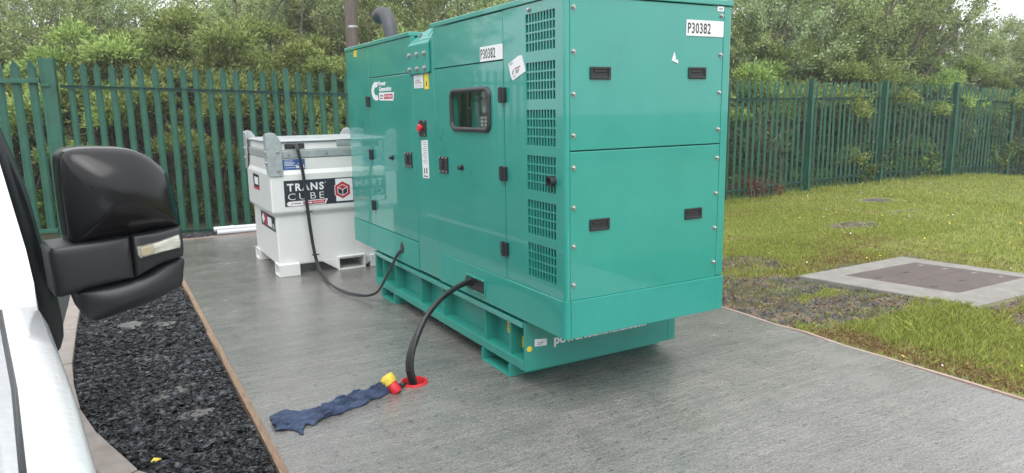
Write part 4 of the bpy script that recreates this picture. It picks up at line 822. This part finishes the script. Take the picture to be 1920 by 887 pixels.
dry = RNG.uniform(0, 1, len(GX)) < .06 + .85 * np.exp(-((GX - 2.36) / .26) ** 2) * (GY < .3) + .6 * np.exp(-((GX - 4.3) / .9) ** 2 - ((GY + .35) / .22) ** 2) + .5 * np.exp(-((GX - 4.2) / 1.2) ** 2 - ((GY - 1.65) / .25) ** 2) + .35 * (vnoise(GX * 1.3, GY * 1.3, 31) > .68)
tag(blades('grass', GX[~dry], GY[~dry], hg[~dry], wd[~dry], M_grass), 'short green grass beyond the concrete pad, with worn and taller patches', 'grass', kind='stuff')
x, y = scatter(26000, 2.2, 6.0, -3, 3); k = clean(x, y) & (vnoise(x * 2.6, y * 2.6, 41) + .3 * vnoise(x * 9, y * 9, 42) > .56); x, y = np.concatenate([GX[dry], x[k]]), np.concatenate([GY[dry], y[k]])
tag(blades('dry_grass', x, y, RNG.uniform(.008, .028, len(x)), np.full(len(x), .003), M_straw, 1.4), 'dry straw coloured grass scattered over the worn soil and the lawn', 'dry grass', kind='stuff')
x, y = scatter(60000, 2.2, 5.6, -.8, 3.6); mo = vnoise(x * 3.2, y * 3.2, 51) + .5 * vnoise(x * 10, y * 10, 52); k = clean(x, y) & (turf(x, y) < .6) & (mo > .92); x, y = x[k], y[k]
tag(blades('moss', x, y, RNG.uniform(.006, .022, len(x)), np.full(len(x), .0035), M_moss, 1.3), 'low pale green moss and weeds in patches on the bare soil', 'moss', kind='stuff')
def dots(name, n, bx, r, zz, m, label):
    x, y = scatter(n, *bx); k = clean(x, y) & (turf(x, y) > .6); x, y = x[k], y[k]; n = len(x); z = lawn_z(x, y) + RNG.uniform(zz[0], zz[1], n); K = 6; a = np.arange(K) * PI / 3; rr = RNG.uniform(r[0], r[1], n) * (1 + .09 * np.clip(x - 4, 0, 8) / 1.2 * .3)
    t1, t2 = RNG.normal(0, .4, n), RNG.normal(0, .4, n); V = np.stack([np.stack([x + rr * math.cos(q), y + rr * math.sin(q), z + rr * (t1 * math.cos(q) + t2 * math.sin(q))], -1) for q in a], 1)
    F = (np.array([[0, 1, 2, 3], [0, 3, 4, 5]])[None] + (np.arange(n) * K)[:, None, None]).reshape(-1, 4); tag(rawmesh(name, V.reshape(-1, 3), F, m), label, 'flowers', kind='stuff')
dots('dandelions', 420, (2.3, 16, -2.5, 6), (.006, .011), (.02, .05), M_dandelion, 'tiny yellow dandelions dotted over the lawn')
dots('daisies', 260, (2.3, 16, -2.5, 6), (.005, .009), (.02, .045), M_daisy, 'tiny white daisies dotted over the lawn')
def peb_pts(n):
    x, y = scatter(n * 3, 2.2, 4.2, -.6, 3.4); k = clean(x, y) & (turf(x, y) < .35); x, y = x[k][:n], y[k][:n]; return np.stack([x, y, lawn_z(x, y) + .004], -1)
tag(chips(2300, peb_pts, .004, .020, M_pebble, 'pebbles', .5), 'small pale stones in the bare soil beside the manhole', 'pebbles', kind='stuff')
tag(chips(1500, peb_pts, .005, .016, M_slate, 'dark_stones', .5), 'small dark stones and crumbs in the bare soil by the pad', 'stones', kind='stuff')

# ---------------------------------------------------------------- trees, bushes, undergrowth
def leaf_cloud(C, D, ln, wd):
    """C centres, D growing directions; diamond leaves folded along the midrib"""
    n = len(C); D = D / np.linalg.norm(D, axis=1)[:, None]; R = RNG.normal(0, 1, (n, 3)); S = np.cross(D, R); S /= np.linalg.norm(S, axis=1)[:, None]; Nn = np.cross(D, S)
    l = ln * RNG.uniform(.6, 1.25, n)[:, None]; w_ = wd * RNG.uniform(.7, 1.2, n)[:, None]
    V = np.stack([C, C + D * l * .45 + S * w_ + Nn * w_ * .3, C + D * l, C + D * l * .45 - S * w_ + Nn * w_ * .3], 1)
    F = (np.array([[0, 1, 2, 3]])[None] + (np.arange(n) * 4)[:, None, None]).reshape(-1, 4); return V.reshape(-1, 3), F
def make_willow(seed, H, spread, nstem, nleaf, ln, wd, lm):
    r = np.random.default_rng(seed); wood = MB(); TP = []; TDir = []
    for k in range(nstem):
        a = 2 * PI * k / nstem + r.uniform(-.4, .4); tilt = r.uniform(.1, .5) * spread; h = H * r.uniform(.78, 1.0); base = np.array([.18 * math.cos(a), .18 * math.sin(a), 0]); pts = []
        for i in range(8):
            t = i / 7; q = base + np.array([math.cos(a), math.sin(a), 0]) * (tilt * h * t ** 1.2) + np.array([0, 0, h * t * (1 - .06 * tilt * t)]) + np.append(r.normal(0, .05, 2) * t * H * .3, 0); pts.append(q)
        wood.tube(pts, list(np.linspace(.050, .008, 8) * H / 4.5), 5)
        for j in range(15):
            t = r.uniform(.18, 1.0); i = min(6, int(t * 7)); p = pts[i] + (pts[i + 1] - pts[i]) * (t * 7 - i); b = r.uniform(0, 2 * PI); ln_b = H * r.uniform(.14, .30) * (1.15 - .5 * t)
            d = np.array([math.cos(b), math.sin(b), r.uniform(.15, .9)]); d /= np.linalg.norm(d); bp = [p + d * ln_b * u + np.array([0, 0, .10 * u * u * ln_b]) for u in (0, .5, 1)]
            wood.tube(bp, [.014, .009, .003], 4)
            for m_ in range(9):
                u = r.uniform(.2, 1.05); d3 = d + r.normal(0, .6, 3) + np.array([0, 0, .35]); d3 /= np.linalg.norm(d3); q0 = p + d * ln_b * u; tl = H * r.uniform(.05, .13)
                TP.append(q0); TDir.append(d3 * tl)
    TP = np.array(TP); TDir = np.array(TDir); wgt = r.uniform(.3, 1.7, len(TP)); idx = r.choice(len(TP), nleaf, p=wgt / wgt.sum()); u = r.uniform(0, 1, nleaf)
    C = TP[idx] + TDir[idx] * u[:, None] + r.normal(0, .035, (nleaf, 3)); D = TDir[idx] / np.linalg.norm(TDir[idx], axis=1)[:, None] + r.normal(0, .7, (nleaf, 3)); C[:, 2] = np.maximum(C[:, 2], .05)
    V, F = leaf_cloud(C, D, ln, wd); tr = wood.build('trunk', M_bark, None, smooth=60, weld=False); cr = rawmesh('crown', V, F, lm); return tr, cr
def make_gorse(seed, H, R, nclump, per, lm):
    r = np.random.default_rng(seed); wood = MB(); Cs = []; Ds = []
    for k in range(nclump):
        a = r.uniform(0, 2 * PI); rad = R * math.sqrt(r.uniform(0, 1)); z = H * (r.uniform(.66, 1.0) if r.uniform() < .85 else r.uniform(.3, .66)) * (1 - .35 * (rad / R) ** 2); c = np.array([rad * math.cos(a), rad * math.sin(a), z - .2]); cr_ = r.uniform(.17, .34)
        wood.tube([(.1 * math.cos(a), .1 * math.sin(a), 0), c * .55 + np.array([0, 0, .05]), c], [.03, .018, .006], 5)
        v = r.normal(0, 1, (per, 3)); v /= np.linalg.norm(v, axis=1)[:, None]; v[:, 2] = np.where(v[:, 2] < -.3, -v[:, 2] * .5, v[:, 2]); rr = cr_ * r.uniform(.62, 1.0, per)[:, None]; lump = 1 + .35 * np.sin(v[:, :1] * 9 + k) * np.cos(v[:, 1:2] * 8 + 2 * k)
        Cs.append(c + v * rr * lump * np.array([1.15, 1.15, .85])); Ds.append(v + r.normal(0, .45, (per, 3)) + np.array([0, 0, .3]))
    V, F = leaf_cloud(np.concatenate(Cs), np.concatenate(Ds), 0.062, .0135); tr = wood.build('trunk', M_bark, None, smooth=60, weld=False); cr = rawmesh('crown', V, F, lm); return tr, cr
def make_under(seed, H, R, nst, per, lm, ln=.075, wd=.022):
    r = np.random.default_rng(seed); wood = MB(); Cs = []; Ds = []
    for k in range(nst):
        a = r.uniform(0, 2 * PI); o = np.array([R * r.uniform(-1, 1), .5 * R * r.uniform(-1, 1), 0]); tip = o + np.array([math.cos(a) * .35 * H, math.sin(a) * .35 * H, H * r.uniform(.45, 1)]); mid = (o + tip) / 2 + np.array([0, 0, .12 * H]); wood.tube([o, mid, tip], [.007, .005, .002], 4)
        t = r.uniform(.15, 1, per)[:, None]; Cs.append(o * (1 - t) ** 2 + 2 * mid * t * (1 - t) + tip * t * t + r.normal(0, .035, (per, 3))); Ds.append(r.normal(0, 1, (per, 3)) + np.array([0, 0, .2]))
    C = np.concatenate(Cs); C[:, 2] = np.maximum(C[:, 2], .01); V, F = leaf_cloud(C, np.concatenate(Ds), ln, wd); tr = wood.build('stem', M_bark, None, smooth=60, weld=False); cr = rawmesh('foliage', V, F, lm); return tr, cr
def make_twigs(seed, H):
    r = np.random.default_rng(seed); wood = MB()
    for k in range(46):
        o = np.array([r.uniform(-.7, .7), r.uniform(-.35, .35), 0]); d = np.array([r.normal(0, .35), r.normal(0, .25), 1]); h = H * r.uniform(.5, 1); p = [o + d * h * t + np.append(r.normal(0, .05, 2), 0) for t in (0, .35, .7, 1)]; wood.tube(p, [.013, .010, .007, .003], 4)
        for j in range(3):
            q = p[1] + (p[3] - p[1]) * r.uniform(0, 1); e = q + r.normal(0, .22, 3) + np.array([0, 0, .1]); wood.tube([q, e], [.005, .002], 3)
    tr = wood.build('stem', M_bark, None, smooth=60, weld=False); C = np.array([[r.uniform(-.7, .7), r.uniform(-.35, .35), r.uniform(.02, H * .9)] for _ in range(500)]); V, F = leaf_cloud(C, r.normal(0, 1, (500, 3)), .07, .02); return tr, rawmesh('foliage', V, F, M_deadleaf)
PROTO = {'wa': make_willow(1, 4.6, 1.0, 7, 36000, .066, .0165, M_willow), 'wb': make_willow(2, 4.8, .8, 7, 34000, .066, .0165, M_willow2), 'wc': make_willow(3, 4.4, 1.15, 8, 38000, .064, .0165, M_willow),
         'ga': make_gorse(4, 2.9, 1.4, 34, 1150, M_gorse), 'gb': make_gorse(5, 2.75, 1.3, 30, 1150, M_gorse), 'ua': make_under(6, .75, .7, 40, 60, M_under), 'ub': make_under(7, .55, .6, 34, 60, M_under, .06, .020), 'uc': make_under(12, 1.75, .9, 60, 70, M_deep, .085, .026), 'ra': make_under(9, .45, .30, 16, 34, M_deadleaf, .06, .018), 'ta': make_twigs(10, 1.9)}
USED = set()
def plant(kind, name, px, depth, scale, label, cat, group, zg=-.12, rot=None, sxy=None):
    x, y = ground_at(px, depth); root = empty(name, (x, y, zg), label, cat, group); root.rotation_euler = (0, 0, random.uniform(0, 2 * PI) if rot is None else rot); k = sxy or scale; root.scale = (k, k, scale)
    for src in PROTO[kind]:
        o = src if src.name in COL.objects and (kind not in USED) else src.copy()
        if o is not src: COL.objects.link(o)
        o.parent = root
    USED.add(kind); return root
gw = 'willow trees behind the palisade fence'; gg = 'gorse bushes pressed against the back of the fence'; gu = 'undergrowth plants behind the fence'
# willows: (kind, photo column, distance, scale, label)
for kd, px, dp, sc, lb in (
    ('wa', -260, 13.6, 1.0, 'grey-green willow beyond the left end of the gate'), ('wb', -90, 13.2, 1.0, 'tall grey-green willow above the gate at the left edge'),
    ('wc', 60, 13.6, .98, 'bushy willow above the wide gate post'), ('wa', 185, 14.6, .84, 'lower willow with sky above it, right of the gate post'),
    ('wb', 300, 15.5, .92, 'dark bluish willow between the gate post and the white tank'), ('wc', 420, 14.6, .93, 'leafy willow directly above the white tank'),
    ('wa', 540, 14.8, .98, 'leafy willow left of the wooden pole'), ('wb', 640, 16.6, 1.05, 'tall willow just behind the wooden pole'),
    ('wc', 760, 15.0, 1.02, 'pale willow above the exhaust elbow'), ('wa', 880, 15.0, 1.05, 'pale willow over the roof, right of the exhaust elbow'),
    ('wb', 1010, 15.0, 1.05, 'willow hidden mostly by the generator roof, near its middle'), ('wc', 1150, 15.4, 1.0, 'willow behind the near end of the generator'), ('wa', 1280, 15.8, 1.0, 'willow behind the right edge of the generator'),
    ('wb', 1400, 16.2, 1.13, 'tall willow just right of the generator'), ('wc', 1500, 17.0, 1.18, 'tall willow over the second fence post from the generator'),
    ('wa', 1605, 17.6, 1.15, 'airy tall willow, right of the tallest one on the right'), ('wb', 1660, 18.4, 1.06, 'slender willow beside the gap of bright sky'),
    ('wc', 1790, 20.0, 0.8, 'low distant willow under the gap of bright sky'), ('wa', 1870, 20.5, 0.79, 'distant willow near the right edge of the view'), ('wb', 1985, 20.5, 0.8, 'distant willow at the far right edge'), ('wc', 2120, 20.0, 0.8, 'distant willow past the right edge'),
    ('wa', 1560, 20.5, 1.22, 'far willow filling in over the second fence bay on the right'), ('wc', 1590, 20.5, 1.12, 'far willow filling in left of the bright sky gap'), ('wb', 1830, 22.5, .80, 'far low willow below the sky gap at the right'), ('wa', 1930, 22.5, .80, 'far low willow at the right edge'), ('wb', 580, 18.5, 1.1, 'far willow filling in left of the wooden pole'), ('wa', 700, 18.0, 1.1, 'far willow filling in right of the wooden pole'), ('wb', 20, 17.0, 1.0, 'far willow filling in above the gate'), ('wc', 350, 18.5, 1.0, 'far willow filling in left of the white tank'),
    ('wc', 130, 17.5, .85, 'far willow filling in behind the gate post'), ('wa', 470, 18.5, 1.05, 'far willow filling in behind the white tank'), ('wb', 800, 18.5, 1.12, 'far willow filling in beyond the exhaust elbow'), ('wc', 960, 18.0, 1.12, 'far willow over the generator roof'), ('wa', 1450, 20.0, 1.2, 'far willow filling in right of the generator')):
    plant(kd, 'willow_tree', px, dp, sc, lb, 'tree', gw)
for i, (kd, px, dp, sc, lb) in enumerate((
    ('gb', -120, 11.6, .95, 'dark bush behind the gate at the far left'), ('ga', 40, 11.6, .92, 'bush behind the gate, left of the gate post'), ('gb', 150, 11.9, .92, 'bush just right of the gate post'), ('ga', 255, 11.8, 1.16, 'bright bush between gate post and tank'),
    ('gb', 350, 12.2, 1.23, 'rounded yellow-green bush left of the white tank'), ('ga', 450, 12.2, 1.25, 'rounded yellow-green bush above the white tank'), ('gb', 545, 12.6, 1.22, 'rounded bush between the white tank and the pole'), ('ga', 640, 12.7, 0.98, 'bush at the foot of the wooden pole'),
    ('gb', 760, 13.2, 1.14, 'bush behind the far end of the generator'), ('ga', 900, 13.2, .9, 'bush hidden behind the generator door'), ('gb', 1060, 13.6, .9, 'bush hidden behind the generator grilles'), ('ga', 1220, 13.8, .9, 'bush hidden behind the generator end'),
    ('gb', 1370, 15.2, 1.11, 'bush just right of the generator, behind the fence'), ('ga', 1450, 15.8, 1.13, 'bush behind the first fence bay right of the generator'), ('gb', 1530, 16.4, 1.19, 'bush behind the first tall fence post on the right'), ('ga', 1610, 17.2, 1.13, 'bush behind the second fence bay on the right'),
    ('gb', 1690, 18.0, 1.11, 'bush behind the third fence bay on the right'), ('ga', 1770, 19.1, 1.04, 'bush behind the third tall fence post on the right'), ('gb', 1850, 20.1, 1.04, 'pale bush behind the fourth fence bay on the right'), ('ga', 1930, 20.1, .9, 'pale bush at the right edge of the view'), ('gb', 2030, 19.9, .9, 'pale bush past the right edge'))):
    plant(kd, 'gorse_bush', px, dp, sc, lb, 'bush', gg)
for k in range(17):
    px = -60 + 46 * k if k < 16 else 700; dp = 10.95 + .0022 * max(0, px) + .12 * (k % 3)
    plant(('ua', 'ub')[k % 2], 'undergrowth_plant', px, dp, random.uniform(.8, 1.25), 'leafy bright green undergrowth low behind the left fence', 'plant', gu + ', left of the generator', zg=-.1)
for k in range(16):
    px = 1375 + 38 * k; dp = 1.35 + .2 * (k % 2) + np.interp(px, [1375, 1511, 1654, 1774, 1877, 1960], [12.2, 13.3, 14.8, 15.9, 17.7, 17.6])
    plant(('ub', 'ua')[k % 2], 'undergrowth_plant', px, dp, random.uniform(.8, 1.2), 'leafy green undergrowth low behind the right fence', 'plant', gu + ', right of the generator', zg=-.2)
for k in range(10):
    px = 20 + 72 * k; plant('ta', 'bare_shrub', px, 11.0 + .002 * px, random.uniform(.8, 1.0), 'bare brown shrub stems seen between the pales of the left fence', 'shrub', 'bare shrubs behind the left fence', zg=-.1)
for k in range(15):
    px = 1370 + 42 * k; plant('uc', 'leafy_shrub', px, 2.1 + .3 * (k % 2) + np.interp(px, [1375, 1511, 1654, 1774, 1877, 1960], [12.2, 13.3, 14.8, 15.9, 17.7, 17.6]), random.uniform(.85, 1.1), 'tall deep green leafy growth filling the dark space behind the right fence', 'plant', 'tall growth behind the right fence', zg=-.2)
for k in range(9):
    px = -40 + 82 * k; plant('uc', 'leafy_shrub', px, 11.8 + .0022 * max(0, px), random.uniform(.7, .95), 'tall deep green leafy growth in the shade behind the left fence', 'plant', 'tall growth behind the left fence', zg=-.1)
for k in range(4):
    px = 1420 + 140 * k; plant('ta', 'bare_shrub', px, 1.5 + np.interp(px, [1375, 1511, 1654, 1774, 1877, 1960], [12.2, 13.3, 14.8, 15.9, 17.7, 17.6]), random.uniform(.75, .95), 'bare brown shrub stems seen between the pales of the right fence', 'shrub', 'bare shrubs behind the right fence', zg=-.2)
plant('ra', 'dead_plant', 1400, 12.65, 1.0, 'rusty brown dead plant at the foot of the fence, just right of the generator', 'dead plant', None, zg=-.05)
plant('ra', 'dead_plant', 1432, 13.0, .8, 'smaller rusty brown dead plant by the fence, right of the first one', 'dead plant', None, zg=-.05)
x, y = ground_at(681, 13.3)
po = empty('wooden_pole', (x, y, -.2), 'brown weathered wooden utility pole rising from the bushes behind the generator', 'pole')
MB().tube([(x, y, -.2), (x - .01, y, 2), (x, y, 4.5), (x, y, 7.5)], [.122, .115, .108, .098], 18).build('shaft', M_pole, po, smooth=60)
MB().lathe([(.113, -.02), (.117, -.015), (.117, .015), (.113, .02)], (x, y, 3.02), (0.03, 0, 1), 18).build('band', M_galv, po)

# ---------------------------------------------------------------- white van with black door mirror
VA = np.array([-.16206, .98678, 0]); VN = np.array([.98678, .16206, 0])           # rearward, outward
def vp(s, n, z): p = CAMP * [1, 1, 0] + VA * s + VN * n; return (p[0], p[1], z)
VAN = empty('van', vp(1.6, -.9, -.1), 'white van at the left edge, showing its front wing, pillar and black mirror', 'van')
def loft(sections, m, name, closed=False, smooth=50, parent=None, thick=0):
    k = len(sections[0]); b = MB(); b.add([vp(*p) for s_ in sections for p in s_], [(i * k + j, i * k + (j + 1) % k, (i + 1) * k + (j + 1) % k, (i + 1) * k + j) for i in range(len(sections) - 1) for j in range(k if closed else k - 1)])
    o = b.build(name, m, parent or VAN, smooth=smooth)
    if thick: q = o.modifiers.new('thickness', 'SOLIDIFY'); q.thickness = thick; q.offset = -1
    return o
# wing: crown line (s, n, z) with side and top falling away from it
crown = [(-.15, .030, 1.10), (.10, .052, 1.165), (.40, .066, 1.225), (.68, .076, 1.268), (.90, .089, 1.278), (1.05, .094, 1.288), (1.22, .100, 1.295)]
secs = []
for s, n, z in crown:
    secs.append([(s, n - .02, .30), (s, n + .01, .70), (s, n + .018, 1.02), (s, n + .014, z - .09), (s, n + .008, z - .022), (s, n, z), (s, n - .022, z + .010), (s, n - .044, z + .012)])
loft(secs, M_vanwhite, 'front_wing', thick=.003)
secs = [[(s, n - .050, z + .011), (s, n - .25, z + .035), (s, n - .7, z + .07), (s, n - 1.2, z + .07), (s, n - 1.70, z + .02)] for s, n, z in crown]
loft(secs, M_vanwhite, 'bonnet', thick=.003)
loft([[(-.15, .03, 1.10), (-.15, -.9, 1.17), (-.15, -1.75, 1.10)], [(-.30, -.02, .95), (-.32, -.9, .98), (-.30, -1.7, .95)], [(-.36, -.02, .35), (-.40, -.9, .35), (-.36, -1.7, .35)]], M_vanwhite, 'front_panel', thick=.003)
# pillar: from the wing seam up and back
pil = [(1.232, .098, 1.294), (1.30, .104, 1.322), (1.38, .106, 1.362), (1.49, .103, 1.432), (1.60, .100, 1.503), (1.76, .070, 1.62), (2.05, .0, 1.86), (2.30, -.08, 2.02)]
secs = [[(s + .10, n - .010, z - .16), (s + .03, n + .004, z - .05), (s, n, z), (s - .01, n - .03, z + .012), (s - .01, n - .16, z + .018)] for s, n, z in pil]
loft(secs, M_vanwhite, 'windscreen_pillar', thick=.003)
loft([[(1.05, -.09, 1.335), (1.05, -.8, 1.38), (1.05, -1.62, 1.335)], [(1.60, -.07, 1.525), (1.56, -.8, 1.56), (1.60, -1.6, 1.525)], [(2.05, -.16, 1.88), (2.0, -.8, 1.92), (2.05, -1.5, 1.88)], [(2.30, -.23, 2.04), (2.26, -.8, 2.07), (2.30, -1.4, 2.04)]], M_dkglass, 'windscreen', thick=.004)
loft([[(1.99, .135, 1.13), (1.99, .130, 1.45), (1.995, .125, 1.62), (2.28, .02, 1.95)], [(2.9, .125, 1.13), (2.9, .12, 1.45), (2.9, .10, 1.62), (2.9, .02, 1.95)]], M_dkglass, 'side_window', thick=.004)
loft([[(1.24, .09, .30), (1.24, .115, .70), (1.24, .118, 1.02), (1.3, .112, 1.12)], [(2.95, .12, .30), (2.95, .145, .70), (2.95, .14, 1.02), (2.95, .125, 1.12)]], M_vanwhite, 'door', thick=.003)
loft([[(2.96, .12, .30), (2.96, .145, .7), (2.96, .125, 1.12), (2.96, .10, 1.75), (2.93, .0, 2.03), (2.9, -.2, 2.10), (2.9, -.8, 2.13), (2.9, -1.5, 2.10), (2.93, -1.7, 2.03), (2.96, -1.8, 1.75), (2.96, -1.88, .7), (2.96, -1.88, .3)], [(5.0, .12, .30), (5.0, .145, .7), (5.0, .125, 1.12), (5.0, .10, 1.75), (5.0, .0, 2.03), (5.0, -.2, 2.10), (5.0, -.8, 2.13), (5.0, -1.5, 2.10), (5.0, -1.7, 2.03), (5.0, -1.8, 1.75), (5.0, -1.88, .7), (5.0, -1.88, .3)]], M_vanwhite, 'body', thick=.003)
loft([[(2.29, -.08, 2.045), (2.29, -.8, 2.09), (2.29, -1.5, 2.045)], [(2.9, -.05, 2.09), (2.9, -.8, 2.125), (2.9, -1.6, 2.09)]], M_vanwhite, 'roof', thick=.003)
for s in (.45, 4.1):
    for n in (-.02, -1.70):
        ww = MB().lathe([(.20, -.10), (.33, -.09), (.335, -.06), (.335, .06), (.33, .09), (.20, .10)], vp(s, n, .235), VN, 28).build('wheel', M_tyre, VAN, smooth=50); MB().lathe([(.19, -.08), (.19, .085), (.05, .10)], vp(s, n, .235), VN, 20).build('rim', M_galv, ww, smooth=40)
# mirror: outline given in photo columns, placed on the plane s = 1.66 and given real depth
mi = MB()
def unp(px, py, s):
    d = CF + (px - 960) / 1346.55 * CR - (py - 443.5) / 1346.55 * CU; t = s / (d @ VA); return CAMP + d * t
def rounded(poly, n=3):
    P = np.array(poly, float); o = []
    for i in range(len(P)):
        a, b, c, d = P[i - 1], P[i], P[(i + 1) % len(P)], P[(i + 2) % len(P)]
        for k in range(n):
            t = k / n; o.append(.5 * (2 * b + (c - a) * t + (2 * a - 5 * b + 4 * c - d) * t * t + (3 * b - a - 3 * c + d) * t ** 3))
    return o
def shell(name, poly, m, s0, depth, back, parent, smooth=55, power=2.2, raw=False):
    P = [unp(x, y, s0) for x, y in (poly if raw else rounded(poly))]; c = sum(P) / len(P); b = MB(); k = len(P); vs = []; rings = [(1.0, back), (1.0, 0)] + [(math.cos(a) ** (2 / power) if a < PI / 2 - .01 else 0.0, -depth * math.sin(a) ** (2 / power)) for a in np.linspace(.12, PI / 2, 9)]
    for sc, of in rings: vs += [tuple(c + (p - c) * max(sc, 1e-3) + VA * of) for p in P]
    n = len(rings); G_ = np.array(vs).reshape(n, k, 3)
    for _ in range(0 if raw else 26):
        Q = G_.copy()
        for i in range(4, n - 1): Q[i] = .2 * G_[i] + .2 * (G_[i - 1] + G_[i + 1]) + .2 * (np.roll(G_[i], 1, 0) + np.roll(G_[i], -1, 0))
        Q[n - 1] = Q[n - 2].mean(0) + (Q[n - 1] - Q[n - 1].mean(0)); G_ = Q
    vs = [tuple(p) for p in G_.reshape(-1, 3)]
    fs = [(i * k + j, i * k + (j + 1) % k, (i + 1) * k + (j + 1) % k, (i + 1) * k + j) for i in range(n - 1) for j in range(k)] + [tuple(range(k - 1, -1, -1)), tuple((n - 1) * k + j for j in range(k))]
    return b.add(vs, fs).build(name, m, parent, smooth=smooth, weld=False)
def dense(poly, n=5):
    P = np.array(poly, float); out_ = []
    for i in range(len(P)):
        a, b, c, d = P[i - 1], P[i], P[(i + 1) % len(P)], P[(i + 2) % len(P)]
        for k in range(n):
            t = k / n; out_.append(b * (1 - t) + c * t if False else .5 * (2 * b + (c - a) * t * .6 + (-.0 * a) + 0) * (1 - t) ** 0 if False else b * (1 - t) + c * t)
    return out_
mr = VAN
sh = shell('mirror_shell', [(106, 305), (110, 288), (122, 279), (150, 275), (190, 274.5), (232, 277), (262, 287), (287, 303), (307, 324), (316, 350), (324, 388), (331, 420), (312, 425), (270, 432), (235, 438), (190, 445), (150, 452), (128, 455), (120, 420), (112, 365)], M_gloss, 1.64, .115, .06, VAN, 60, 2.6)
sh['label'] = 'gloss black upper shell of the door mirror'
arm = shell('mirror_arm', [(86, 470), (92, 461), (130, 455), (190, 446), (238, 438), (242, 470), (248, 516), (210, 524), (160, 536), (110, 553), (100, 552)], M_satin, 1.615, .040, .08, VAN, 40, 7, True)
hs = shell('indicator_housing', [(239, 438), (280, 431), (331, 421), (336, 440), (338, 464), (337, 476), (300, 488), (249, 515), (244, 475)], M_satin, 1.613, .040, .09, VAN, 40, 7, True)
shell('indicator_lens', [(256, 463), (290, 455), (334, 440), (337, 452), (336, 463), (300, 472), (262, 483), (258, 478)], M_lens, 1.572, .012, .03, hs, 40, 8, True)
shell('amber_lens', [(261, 464), (286, 458), (288, 475), (264, 481)], M_amber, 1.562, .008, .02, hs, 40, 8, True)
lo = shell('lower_shell', [(142, 546), (180, 534), (249, 517), (300, 490), (338, 478), (338.5, 505), (336, 526), (318, 540), (280, 560), (235, 577), (190, 592), (170, 596), (158, 592), (150, 578)], M_satin, 1.625, .060, .09, VAN, 60, 3.6)
gl = MB().prism([(0, 0), (1, 0), (1, 1), (0, 1)], lambda u, v, d: tuple(unp(132 + u * 165 - v * 6, 425 - v * 115, 1.70) + VA * d), 0, .004).build('mirror_glass', M_dkglass, VAN)
shell('mirror_base', [(-14, 205), (0, 237), (27, 297), (50, 355), (74, 436), (93, 500), (108, 554), (118, 605), (119, 630), (113, 652), (104, 664), (88, 652), (66, 600), (40, 500), (10, 380), (-25, 280)], M_sail, 1.80, .03, .25, VAN, 60, 3, True)

# thin haze volume, added as a milky veil that brightens the dark trees
hz = MB().box(-155, 155, -155, 155, -1.6, 9.5).build('haze', M_white); hz.data.materials.clear(); tag(hz, kind='stuff')
hm = bpy.data.materials.new('added_haze'); hm.use_nodes = True; hn = hm.node_tree; hn.nodes.clear(); ho = hn.nodes.new('ShaderNodeOutputMaterial'); hv = hn.nodes.new('ShaderNodeVolumePrincipled')
hv.inputs['Color'].default_value = (.92, .95, .97, 1); hv.inputs['Density'].default_value = .0028; hv.inputs['Anisotropy'].default_value = .2; hn.links.new(hv.outputs[0], ho.inputs['Volume']); hz.data.materials.append(hm)
